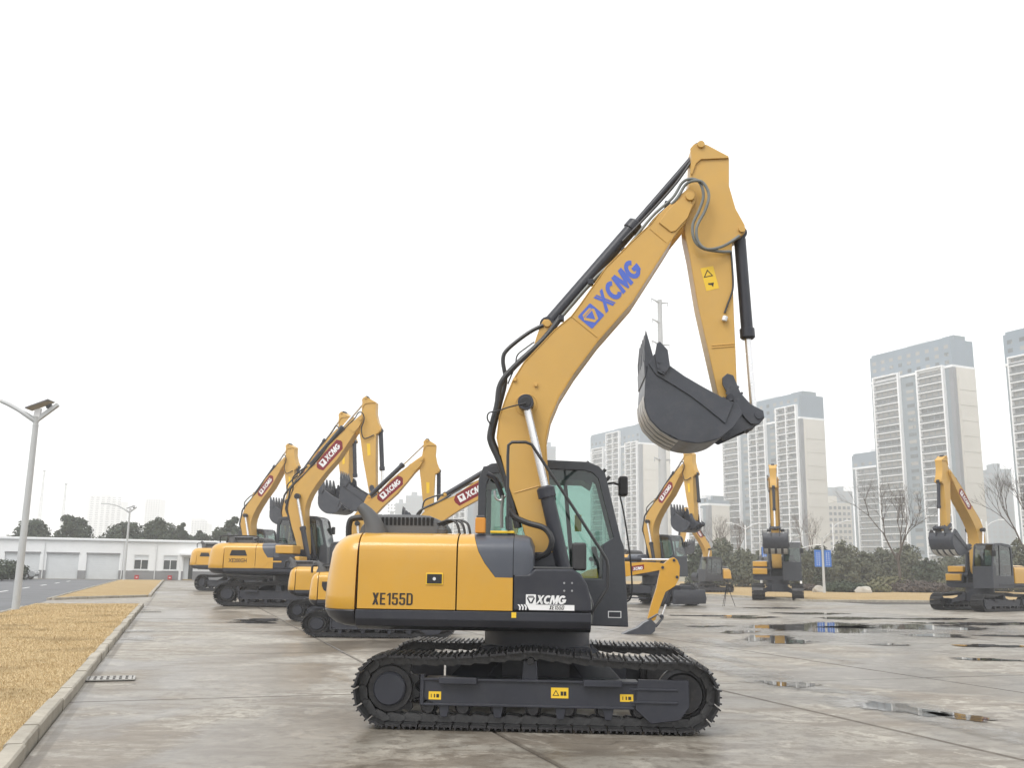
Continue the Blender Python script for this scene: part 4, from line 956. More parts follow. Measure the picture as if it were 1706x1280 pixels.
    for x, k in ((-2.02, .0), (-2.0, .45), (-1.94, .78), (-1.86, .95), (-1.76, 1.0), (-1.40, 1.0), (-1.24, .96), (-1.15, .8), (-1.10, .5), (-1.08, .0)):
        z1 = 2.02 + .245 * k; hh = .02 + .0
        eh.append([(x, -.78, 2.02), (x, -.76 , 2.02 + (z1 - 2.02) * .75), (x, -.70, 2.02 + (z1 - 2.02) * .95), (x, -.58, z1), (x, .3, z1), (x, .42, 2.02 + (z1 - 2.02) * .95), (x, .48, 2.02 + (z1 - 2.02) * .75), (x, .5, 2.02)])
    engine = MB().rings(eh).build('engine_hood', HOOD, root)
    sl0 = None
    for i in range(14):
        x = -1.80 + i * .047
        if sl0 is None: sl0 = MB().prism([(-.013, 2.135), (.017, 2.135), (.013, 2.225), (-.017, 2.225)], -.772, -.70).build('vent_slot', GAPSHADE, engine, smooth=0); sl0.location.x = x  # solid black bars, the shade of the open slots put into colour
        else: inst(sl0, engine, (x, 0, 0))
    MB().tube(spline([(-1.80, -.86, 2.0), (-1.83, -.86, 2.12), (-1.90, -.86, 2.24), (-2.0, -.86, 2.345)], 5), [.135 - .0055 * k for k in range(16)], 16).build('exhaust_stack', HOOD, root)
    MB().tube(spline([(-2.24, -.3, 2.0), (-2.24, -.3, 2.17), (-2.17, -.3, 2.235), (-1.85, -.3, 2.245)], 4), .036, 8).build('guard_rail', BLACK, root)
    MB().tube([(-1.06, -.8, 2.03), (-1.06, -.8, 2.09), (-1.06, -.8, 2.10), (-1.06, -.8, 2.13)], [.06, .06, .045, .04], 14).build('filler_cap', HOOD, root)
    for q in range(3):
        MB().tube(spline([(-1.18 + q * .05, -.72, 2.14), (-1.0 + q * .05, -.75, 2.20), (-.90 + q * .06, -.8, 2.16), (-.86 + q * .06, -.82, 2.03)], 5), .014, 6).build('hood_hose', HOSE, root)
    if main:
        MB().box((-.665, -1.1, 2.045), (-.555, -.98, 2.215)).build('canister', ORANGE, root, .012)
        MB().box((-.655, -1.09, 2.215), (-.565, -.99, 2.24)).build('canister_cap', HOOD, root, .008)
        MB().box((-.50, -1.05, 2.05), (-.24, -.8, 2.075)).build('yellow_plate', DECY, root, .004)
    # ---- cab
    cab = cab_part(root, main, GLASS if main else GLASSD)
    # ---- front equipment
    foot = PIN['foot']; ab = boom_rot
    def B(p): q = rot2(p, foot, ab); return (q[0] + bdx, q[1])
    tip = PIN['tip']
    def A(p): return B(rot2(p, tip, arm_rot))
    hg = PIN['hinge']
    def K(p): q = rot2(p, hg, bk_rot); return A((hg[0] + (q[0] - hg[0]) * bks, hg[1] + (q[1] - hg[1]) * bks))
    BF = lambda pts: [B(p) for p in pts]
    AF = lambda pts: [A(p) for p in pts]
    KF = lambda pts: [K(p) for p in pts]
    bm_ = MB().prism(BF(BOOM_BODY), -.24, .24).build('boom', YELB, root, .014)
    for sd in (-1, 1):
        MB().prism(BF(BOOM_NOSE), sd * .18, sd * .242).build('boom_nose', YELB, bm_, .01)
        MB().prism(BF(NOSE_PLATE), sd * .243, sd * .262).build('nose_plate', YELB, bm_, .006)
        MB().prism(BF(BOOM_LUG), sd * .06, sd * .10).build('cylinder_lug', YELB, bm_, .008)
    for sd in (-1, 1):
        for i0, i1 in ((0, 13), (20, 31)):
            MB().tube([(*[p[0]], sd * .243, p[1]) for p in BF(BOOM_BODY)[i0:i1 + 1]], .007, 5).build('weld_bead', YELB, bm_)
    arm = MB().prism(AF(ARM_OUT), -.165, .165).build('arm', YELB, root, .012)
    for sd in (-1, 1): MB().prism(AF(ARM_TOP), sd * .166, sd * .19).build('arm_cheek', YELB, arm, .005)
    def pin(owner, p, y, r, ln=.03, m_=YELB, nm='pin'):
        for sd in (-1, 1): MB().cyl((p[0], sd * y, p[1]), (p[0], sd * (y + ln), p[1]), r, r * .9, 20).build(nm, m_, owner, .003)
    pin(bm_, B(tip), .262, .058); pin(arm, A(PIN['at']), .19, .05); pin(arm, A(PIN['kb']), .166, .045); pin(bm_, B(PIN['ab']), .10, .05)
    # bucket
    sh = KF(BK_SHELL); th = []
    sp = spline([(x, 0, z) for x, z in sh], 5)
    cxk = sum(p.x for p in sp) / len(sp); czk = sum(p.z for p in sp) / len(sp) + .25
    outer = [(p.x, p.z) for p in sp]; inner = [(p.x + (cxk - p.x) * .05, p.z + (czk - p.z) * .05) for p in sp]
    bk = MB().prism(outer + inner[::-1], -.5 * bks, .5 * bks).build('bucket', BUCK, root, 0, smooth=40)
    for sd in (-1, 1):
        MB().prism(KF(BK_SIDE), sd * (.5 * bks - .015), sd * (.5 * bks + .012)).build('side_plate', BUCK, bk, .005)
        MB().prism(KF(BK_BAND), sd * (.5 * bks + .013), sd * (.5 * bks + .035)).build('side_band', BUCK, bk, .005)
        MB().prism(KF(BK_CUT), sd * (.5 * bks + .036), sd * (.5 * bks + .075)).build('side_cutter', BUCK, bk, .006)
        MB().prism(KF(BK_EAR), sd * .19, sd * .23).build('ear', BUCK, bk, .008)
        MB().prism(AF([rot2(p, PIN['hl'], bk_rot * .5) for p in HLINK]), sd * .232, sd * .27).build('tipping_link', BUCK, root, .008)
    tt = KF(T([(1074, 612), (1073, 580), (1076, 549), (1082, 570), (1088, 592), (1086, 612)], -.5)); t0 = None
    for i in range(5):
        y = (-.45 + i * .225) * bks; t = MB().prism(tt, y - .055, y + .055)
        t.build('tooth', BUCK, bk, .012)
    lp = KF(T([(1074, 628), (1073, 600), (1080, 594), (1088, 600), (1086, 626)], -.5)); MB().prism(lp, -.5 * bks, .5 * bks).build('lip', BUCK, bk, .008)
    # wear strips under the curve
    wr = KF(T([(1073, 660), (1075, 680), (1083, 699), (1100, 717), (1118, 728), (1130, 733)], -.5))
    for i in range(4):
        y = (-.39 + i * .26) * bks; q = [(a[0] + (a[0] - cxk) * .012, a[1] + (a[1] - czk) * .012) for a in wr]
        MB().prism(q + [(a[0] + (a[0] - cxk) * .03, a[1] + (a[1] - czk) * .03) for a in wr][::-1], y - .095, y + .095).build('wear_strip', WEAR, bk, .004)
    pin(bk, K(hg), .24, .05, .04, CHAR)
    if main:
        for k in range(6):
            a = 2 * math.pi * k / 6; q = (hg[0] + .085 * math.cos(a), hg[1] + .085 * math.sin(a))
            MB().cyl((K(q)[0], -.535, K(q)[1]), (K(q)[0], -.550, K(q)[1]), .017, n=8).build('bolt', BUCK, bk)
        for q in T([(1098, 612), (1106, 618), (1098, 603)], -.58): MB().cyl((q[0], -.575, q[1]), (q[0], -.592, q[1]), .018, n=8).build('bolt', BUCK, bk)
    lk0, er = A(rot2(PIN['lk'], PIN['hl'], bk_rot * .5)), K(PIN['ear'])
    MB().cyl((lk0[0], -.29, lk0[1]), (lk0[0], .29, lk0[1]), .045, n=16).build('link_pin', BUCK, root, .004)
    MB().tube([(lk0[0], -.12, lk0[1]), (er[0], -.12, er[1])], .07, 12).build('bucket_link', BUCK, root)
    MB().tube([(lk0[0], .12, lk0[1]), (er[0], .12, er[1])], .07, 12).build('bucket_link', BUCK, root)
    # cylinders
    for y in (-.37, .37): 
        q = B(PIN['bc']); bb = PIN['bcb']; bb = (bb[0] + bdx, bb[1])
        actuator(root, 'boom_cylinder', bb, q, y, .085, .048, .49)
    q = B(PIN['bc']); MB().cyl((q[0], -.46, q[1]), (q[0], .46, q[1]), .062, n=20).build('boom_cylinder_pin', BLACK, root, .006)
    actuator(root, 'arm_cylinder', B(PIN['ab']), A(PIN['at']), 0, .085, .045, .57, mr=CHAR if main else CHROME)
    actuator(root, 'bucket_cylinder', A(PIN['kb']), lk0, 0, .075, .042, .56)
    # decals on the boom
    dd = Vector((B((1, 0))[0] - B((0, 0))[0], 0, B((1, 0))[1] - B((0, 0))[1]))
    p0 = MF.L(989, 545, -.25); p1 = MF.L(1081, 442, -.25); ln = math.dist(p0, p1)
    du0 = Vector((p1[0] - p0[0], 0, p1[1] - p0[1])).normalized(); dv0 = Vector((-du0.z, 0, du0.x))
    def bv(v): a = B((v.x, v.z)); o_ = B((0, 0)); return Vector((a[0] - o_[0], 0, a[1] - o_[1]))
    du, dv = bv(du0), bv(dv0); b0 = B(p0)
    if main:
        yy = -.2432
        logo(root, (b0[0] - du.x * .03, yy, b0[1] - du.z * .03), du, dv, .235, BLUE, YELB)
        og = Vector((b0[0], yy, b0[1])) + du * .262
        strokes(BRAND, og, du, dv, .245, .71, .16).build('lettering', BLUE, root, smooth=0)
    elif decal:
        for sd in (-1, 1):
            yy = sd * .2425
            o_ = Vector((b0[0], yy, b0[1])) + (du * (-.10) if sd < 0 else du * 1.05) + dv * .0
            q = du * sd * -1
            pl = [(-.04, .10), (.03, -.05), (1.02, -.05), (1.17, .12), (1.17, .20), (1.10, .33), (.10, .33), (-.04, .20)]
            MB().add([o_ + q * x + dv * z + Vector((0, sd * .002, 0)) for x, z in pl], [tuple(range(8))]).build('decal_plate', RED, bm_, smooth=0)
            lift_ = Vector((0, sd * .0035, 0))
            logo_org = o_ + q * .10 + dv * .03 + lift_
            MB().add([logo_org + q * x + dv * z for x, z in ((0, 0), (.22, 0), (.22, .22), (0, .22))], [(0, 1, 2, 3)]).build('emblem_plate', WHITE, bm_, smooth=0)
            MB().add([logo_org + q * x + dv * z + lift_ * .5 for x, z in ((.05, .18), (.17, .18), (.11, .05))], [(0, 1, 2)]).build('emblem_triangle', RED, bm_, smooth=0)
            strokes(BRAND, logo_org + q * .27 + dv * .01, q, dv, .20, .66, .16, Vector((0, sd * .0005, 0))).build('lettering', WHITE, bm_, smooth=0)
        al = [A(p) for p in T([(1178, 440), (1194, 440), (1198, 490), (1184, 494)], -.17)]
        MB().add([(p[0], -.1675, p[1]) for p in al], [(0, 1, 2, 3)]).build('warning_label', DECY, arm, smooth=0)
    if model:
        lettering(root, model, (cwf + (.04 if small else .19), -1.2525, 1.25 if small else 1.40), (1, 0, 0), (0, 0, 1), .13, .44 if small else .62, INK, 0, .02, 'model_lettering')
    if not main:
        if small:
            MB().prism([(cwf + .14, 1.62), (cwf + .20, 1.50), (cwf + .30, 1.45), (-.86, 1.45), (-.86, 1.75), (cwf + .14, 1.75)], -1.258, -1.2515).build('vent_panel', BLACK, root, .002)
        else:
            MB().prism([(-1.72, 1.62), (-1.66, 1.80), (-1.20, 1.80), (-1.12, 1.62)], -1.258, -1.2515).build('vent_panel', BLACK, root, .002)
            MB().prism([(-1.0, 1.24), (-.55, 1.24), (-.40, 1.42), (.05, 1.42), (.05, 1.47), (-.45, 1.47), (-.60, 1.29), (-1.0, 1.29)], -1.259, -1.252).build('trim_strip', YEL, root, .002)
        for sx, rz in ((-1, 0),):
            MB().tube(spline([(tail + .4, -.9, 2.05), (tail + .4, -.9, 2.24), (tail + .7, -.95, 2.27), (-1.2, -1.0, 2.27), (-.9, -1.0, 2.24), (-.9, -1.0, 2.05)], 4), .02, 6).build('hand_rail', BLACK, root)
        if not small and not wheels:
            MB().box((-.2, -1.25, 1.70), (.42, -.5, 1.98)).build('tool_box', YEL, root, .04)
            MB().box((.3, -1.25, 1.30), (.66, -.5, 1.62)).build('front_step', YEL, root, .04)
    # hoses along the boom back
    def hose(pts, y, r=.022, m_=HOSE, fn=B, nm='hose', sub=6):
        P = []
        for i, p in enumerate(pts):
            yy = y[i] if isinstance(y, (list, tuple)) else y
            q = fn(MF.L(p[0], p[1], yy)); P.append((q[0], yy, q[1]))
        return MB().tube(spline(P, sub), r, 8).build(nm, m_, root)
    hose([(862, 880), (846, 815), (832, 770), (818, 738), (817, 720), (828, 675), (834, 640), (858, 610), (905, 566), (935, 528)], -.2, .036, HOSE)
    hose([(866, 880), (852, 815), (838, 770), (823, 738), (822, 720), (833, 675), (842, 635), (838, 600), (846, 582), (880, 555), (905, 542)], -.1, .026, HOSE)
    if main:
        hose([(935, 528), (990, 465), (1040, 418), (1085, 362), (1120, 330), (1136, 305), (1150, 298), (1165, 303), (1172, 325), (1165, 350), (1154, 375), (1157, 400), (1172, 414), (1200, 419), (1218, 419)], [-.2] * 4 + [-.24, -.26] + [-.3] * 7 + [-.24, -.2], .019, HOSEG)
        hose([(925, 540), (985, 473), (1046, 424), (1090, 366), (1125, 334), (1142, 308), (1158, 301), (1172, 305), (1181, 325), (1175, 350), (1161, 378), (1163, 402), (1178, 415), (1205, 410), (1232, 393)], [-.17] * 4 + [-.24, -.26] + [-.33] * 7 + [-.24, -.2], .019, HOSEG)
        hose([(1037, 402), (1085, 352), (1125, 307), (1151, 270)], -.1, .016, HOSE)
        hose([(1218, 419), (1220, 445), (1221, 480), (1213, 505), (1207, 522)], -.19, .012, HOSE)
        hose([(876, 672), (850, 678), (832, 684), (815, 688), (812, 698), (818, 708)], [-.48, -.4, -.3, -.28, -.28, -.25], .009, HOSE)
        hose([(846, 640), (858, 610), (862, 592), (876, 580), (890, 570)], -.2, .009, HOSE)
        hose([(848, 850), (858, 862), (880, 872), (906, 880), (918, 895), (918, 910), (910, 923), (892, 930)], [-.5, -.5, -.52, -.55, -.58, -.58, -.55, -.5], .034, HOSE)
        for q in T([(858, 633), (893, 642)], -.24): MB().box((q[0] - .02, -.27, q[1] - .02), (q[0] + .02, -.241, q[1] + .02)).build('hose_clip', YELB, bm_, .004)
        for x, y in ((1112, 340), (1040, 418), (984, 470), (935, 530)):
            q = MF.L(x, y, -.2); MB().box((q[0] - .035, -.235, q[1] - .035), (q[0] + .035, -.12, q[1] + .035)).build('hose_clamp', CHAR, bm_, .006)
        MB().tube([MFv(1209, 527, -.2), MFv(1206, 535, -.2)], .035, 8).build('fitting', WHITE, arm, .01)
        # weld beads on boom and arm
        for pts, yy, ow in (([(1083, 381), (1110, 404)], -.243, bm_), ([(953, 528), (995, 562)], -.243, bm_), ([(856, 822), (912, 806)], -.243, bm_), ([(1186, 576), (1224, 573)], -.168, arm), ([(1186, 580), (1224, 577)], -.168, arm)):
            MB().tube([MFv(*p, yy) for p in pts], .006, 6).build('weld_seam', YELB, ow)
        # rust and grease marks at the joints
        for q, r_, yy in ((PIN['bc'], .135, -.2425), ):
            MB().tube([(q[0] + r_ * math.cos(a_ * .314), yy, q[1] + r_ * math.sin(a_ * .314)) for a_ in range(21)], .005, 5).build('weld_bead', YELB, bm_)
        # rail, mirrors, stickers
        rp = [MFv(*p, -1.05) for p in ((846, 884), (846, 760), (847, 742), (853, 737), (876, 737), (886, 741), (895, 755), (950, 838), (1004, 922), (1011, 934), (1013, 945), (1012, 980), (1006, 990), (984, 1024))]
        MB().tube(rp, .017, 8).build('hand_rail', HOSE, root)
        MB().tube(spline([MFv(*p, -1.1) for p in ((937, 958), (948, 955), (958, 950), (963, 942), (964, 925))], 5), .012, 8).build('mirror_stalk', HOSE, root)
        q = MFv(965, 928, -1.14); MB().box((q[0] - .078, q[1] - .03, q[2] - .15), (q[0] + .078, q[1] + .03, q[2] + .15)).build('mirror', HOSE, root, .028, seg=3)
        q = MFv(1039, 811, 1.1); MB().box((q[0] - .07, q[1] - .12, q[2] - .13), (q[0] + .05, q[1] + .12, q[2] + .13)).build('mirror', BLACK, root, .03, seg=3)
        q2 = MFv(1022, 805, 1.1); MB().tube([q2 - Vector((.12, 0, .02)), q2, q], .016, 6).build('mirror_stalk', BLACK, root)
        for x, y in ((975, 768), (1003, 781), (1010, 793)):
            q = MFv(x, y + 6, .35); q.y = .5; MB().tube([q - Vector((.02, 0, .03)), q + Vector((.05, 0, .05))], .022, 8).build('work_lamp', BLACK, cab)
        MB().tube(spline([MFv(*p, 1.18) for p in ((1033, 828), (1040, 860), (1050, 930), (1053, 980), (1050, 998), (1044, 1003))], 4), .011, 6).build('cab_rail', BLACK, root)
        q = MFv(963, 872, 1.2); MB().box((q[0] - .045, 1.198, q[2] - .11), (q[0] + .045, 1.202, q[2] + .11)).build('window_sticker', DECY, cab)
        a, b = MF.L(710, 955, -1.25), MF.L(738, 975, -1.25)
        lt = MB().box((a[0], -1.262, b[1]), (b[0], -1.2515, a[1])).build('latch', DECY, root, .004)
        MB().box((a[0] + .012, -1.266, b[1] + .012), (b[0] - .012, -1.262, a[1] - .012)).build('latch_plate', BLACK, lt, .003)
        MB().cyl(((a[0] + b[0]) / 2, -1.266, (a[1] + b[1]) / 2), ((a[0] + b[0]) / 2, -1.274, (a[1] + b[1]) / 2), .018, n=14).build('lock', CHROME, lt)
        a, b = MF.L(620, 1008, -1.25), MF.L(688, 989, -1.25)
        strokes(block_word('XE155D'), (a[0], -1.2525, a[1]), (1, 0, 0), (0, 0, 1), b[1] - a[1], b[0] - a[0], 0).build('model_lettering', INK, root, smooth=0)
        a, b = MF.L(876, 1008, -1.25), MF.L(890, 991, -1.25); hh = b[1] - a[1]
        logo(root, (a[0], -1.2525, a[1]), (1, 0, 0), (0, 0, 1), hh, WHITE, CHAR)
        a2, b2 = MF.L(893, 1007, -1.25), MF.L(945, 993, -1.25)
        strokes(BRAND, (a2[0] + .01, -1.2525, a2[1]), (1, 0, 0), (0, 0, 1), b2[1] - a2[1], b2[0] - a2[0] - .02, .2).build('lettering', WHITE, root, smooth=0)
        c0, c1 = MF.L(877, 1017, -1.25), MF.L(957, 1009, -1.25)
        MB().add([(c0[0] + .03, -1.2525, c0[1]), (c1[0], -1.2525, c0[1]), (c1[0], -1.2525, c1[1]), (c0[0], -1.2525, c1[1])], [(0, 1, 2, 3)]).build('decal_stripe', WHITE, root, smooth=0)
        for k in range(3):
            x = c0[0] - .095 + k * .032; z0, z1 = c0[1], c1[1]; zm = (z0 + z1) / 2
            MB().add([(x, -1.2525, z1), (x + .018, -1.2525, z1), (x + .036, -1.2525, zm + .004), (x + .030, -1.2525, z0), (x + .016, -1.2525, z0), (x + .02, -1.2525, zm)], [tuple(range(6))]).build('decal_dash', WHITE, root, smooth=0)
        strokes(block_word('XE155D'), (c0[0] + .245, -1.2538, c0[1] + .008), (1, 0, 0), (0, 0, 1), c1[1] - c0[1] - .014, .155, .2).build('model_lettering', INK, root, smooth=0)
        for x, y in ((940, 972), (953, 972), (940, 985), (953, 985)):
            q = MFv(x, y, -1.25); MB().cyl((q[0], -1.25, q[2]), (q[0], -1.262, q[2]), .011, n=10).build('bolt', BRIGHT, root)
        def sticker(x0, y0, x1, y1, yl, own=root, sym=0):
            a, b = MF.L(x0, y1, yl), MF.L(x1, y0, yl)
            o_ = MB().box((a[0], yl - .002, a[1]), (b[0], yl, b[1])).build('warning_label', DECY, own)
            w_, h_ = b[0] - a[0], b[1] - a[1]; yf = yl - .0032
            def tri(cx_, cz_, r_):
                for k, mm in ((1, INK), (.62, DECY)):
                    MB().add([(cx_ - r_ * k, yf - (1 - k) * .003, cz_ - r_ * .55 * k), (cx_ + r_ * k, yf - (1 - k) * .003, cz_ - r_ * .55 * k), (cx_, yf - (1 - k) * .003, cz_ + r_ * 1.1 * k)], [(0, 1, 2)]).build('warning_triangle', mm, o_, smooth=0)
            if sym == 1:
                tri(a[0] + w_ * .28, a[1] + h_ * .42, h_ * .34)
                for k in (.55, .73): MB().add([(a[0] + w_ * k, yf, a[1] + h_ * .25), (a[0] + w_ * (k + .15), yf, a[1] + h_ * .25), (a[0] + w_ * (k + .15), yf, a[1] + h_ * .65), (a[0] + w_ * k, yf, a[1] + h_ * .65)], [(0, 1, 2, 3)]).build('book_symbol', INK, o_, smooth=0)
            elif sym == 2:
                for k, ww in ((.18, .06), (.42, .10), (.62, .22)): MB().add([(a[0] + w_ * k, yf, a[1] + h_ * .25), (a[0] + w_ * (k + ww), yf, a[1] + h_ * .25), (a[0] + w_ * (k + ww), yf, a[1] + h_ * .7), (a[0] + w_ * k, yf, a[1] + h_ * .7)], [(0, 1, 2, 3)]).build('symbol', INK, o_, smooth=0)
        sticker(714, 1153, 735, 1166, -1.181, sym=2); sticker(918, 1147, 947, 1164, -1.181, sym=1); sticker(1033, 1158, 1055, 1170, -1.181, sym=2); sticker(852, 1021, 860, 1030, -1.2505, sym=0)
        al = T([(1167, 447), (1188, 443), (1198, 480), (1177, 485)], -.17)
        lab = MB().add([(p[0], -.1675, p[1]) for p in al], [(0, 1, 2, 3)]).build('warning_label', DECY, arm, smooth=0)
        for k, mm, yq in ((1, INK, -.1687), (.66, DECY, -.1699)):
            c_ = MF.L(1180, 457, -.17); MB().add([(c_[0] + dx * k, yq, c_[1] + dz * k) for dx, dz in ((-.058, -.045), (.062, -.02), (-.012, .062))], [(0, 1, 2)]).build('warning_triangle', mm, lab, smooth=0)
        c_ = MF.L(1184, 473, -.17); MB().add([(c_[0] + dx, -.1687, c_[1] + dz) for dx, dz in ((-.03, -.01), (.01, -.015), (.03, -.04), (.04, .02), (.0, .012), (-.03, .01))], [tuple(range(6))]).build('symbol', INK, lab, smooth=0)
        a, b = MF.L(1013, 1030, .3), MF.L(1035, 1019, .3)
        pl_ = MB().box((a[0], .296, a[1]), (b[0], .2995, b[1])).build('type_plate', WHITE, root)
        MB().box((a[0] + .01, .293, a[1] + .01), (b[0] - .01, .2955, b[1] - .01)).build('plate_field', CHAR, pl_)
        MB().tube(spline([MFv(*p, -.42) for p in ((966, 962), (976, 985), (985, 1010), (983, 1040))], 5), .03, 8).build('hose_bundle', HOSE, root)
        MB().tube(spline([MFv(*p, -.5) for p in ((962, 960), (980, 990), (984, 1030), (978, 1052))], 5), .018, 8).build('hose_bundle', HOSEG, root)
        for q in T([(830, 935), (970, 950)], -.3): pass
        MB().tube(spline([MFv(*p, .0) for p in ((812, 790), (826, 800), (838, 830))], 4), .03, 8).build('valve', CHAR, root)
        MB().tube(spline([MFv(*p, -.1) for p in ((824, 818), (826, 830), (834, 834), (842, 826))], 5), .014, 8).build('steel_pipe', BRIGHT, root)
        MB().tube(spline([MFv(*p, -.1) for p in ((836, 880), (836, 850), (838, 826))], 5), .02, 8).build('steel_pipe', HOSEG, root)
    else:
        hose([(935, 528), (990, 465), (1040, 418), (1085, 362), (1120, 330), (1136, 305), (1150, 298), (1162, 305), (1170, 330), (1160, 370), (1172, 414), (1215, 400)], [-.2] * 4 + [-.24, -.26] + [-.3] * 4 + [-.24, -.2], .02, HOSE)
        for y in (-.72, .45): pass
        q = Vector((.95, 1.3, 2.55)); MB().box((q.x - .06, q.y - .1, q.z - .13), (q.x + .04, q.y + .08, q.z + .13)).build('mirror', BLACK, root, .03)
    if UM is not None:
        for o in list(root.children):
            if o not in before: o.matrix_local = UM @ o.matrix_local
    return root
def MFv(x, y, yl): q = MF.L(x, y, yl); return Vector((q[0], yl, q[1]))

excavator('excavator', 'large yellow excavator in front, seen side on, with blue lettering on its raised boom', MF.O, MF.h, main=True, group='excavators on the yard')
# ------------------------------------------------------------------ the other machines
GR = 'excavators on the yard'
excavator('excavator', 'compact excavator directly behind the front one, boom low with red lettering', at(640, 24.5, 1000), R(0), .80, boom_rot=R(-20), arm_rot=R(8), tail=-2.19, bdx=.72, tsx=1.2, group=GR, small=True, lift=-.12)
excavator('excavator', 'compact excavator with short red lettered boom, second behind the front one', at(577, 31.0, 1000), R(1), .86, boom_rot=R(-6), arm_rot=R(5), tail=-2.0, bdx=.28, group=GR, model='XE75DA', small=True, lift=-.12)
excavator('excavator', 'large excavator with the tallest raised boom of the left row', at(486, 41.6, 980), R(-7), 1.27, boom_rot=R(0), arm_rot=R(2), bdx=.3, tail=-2.62, tsx=1.14, group=GR, model='XE200GH')
excavator('excavator', 'excavator whose boom shows just left of the tallest boom in the row', at(480, 52.5, 975), R(-25), 1.40, boom_rot=R(0), arm_rot=R(2), bdx=.2, group=GR)
excavator('excavator', 'farthest excavator at the left end of the row', at(406, 64.5, 970), R(-22), 1.36, boom_rot=R(1), arm_rot=R(2), bdx=.3, tail=-2.6, group=GR)
excavator('excavator', 'excavator on crawler tracks facing the camera, bucket hanging in front', at(1295, 62.4), R(254.0), 1.2, boom_rot=R(-3), arm_rot=R(0), bk_rot=R(70), bks=1.22, group=GR)
excavator('excavator', 'excavator at the right edge turned left with its boom raised', at(1630, 47.6), R(212), 1.06, boom_rot=R(-4), arm_rot=R(2), bk_rot=R(72), bks=1.12, group=GR, upper_rot=R(4), lift=.02)
excavator('wheeled_excavator', 'wheeled excavator with dozer blade behind the front cab', at(1090, 49.4), R(-48), 1.04, boom_rot=R(-2), arm_rot=R(3), group=GR, wheels=True, lift=.36)
excavator('excavator', 'small excavator far behind the wheeled one, yellow flank showing', at(1176, 78.0), R(208), .95, boom_rot=R(0), arm_rot=R(6), tail=-1.9, group=GR, small=True)

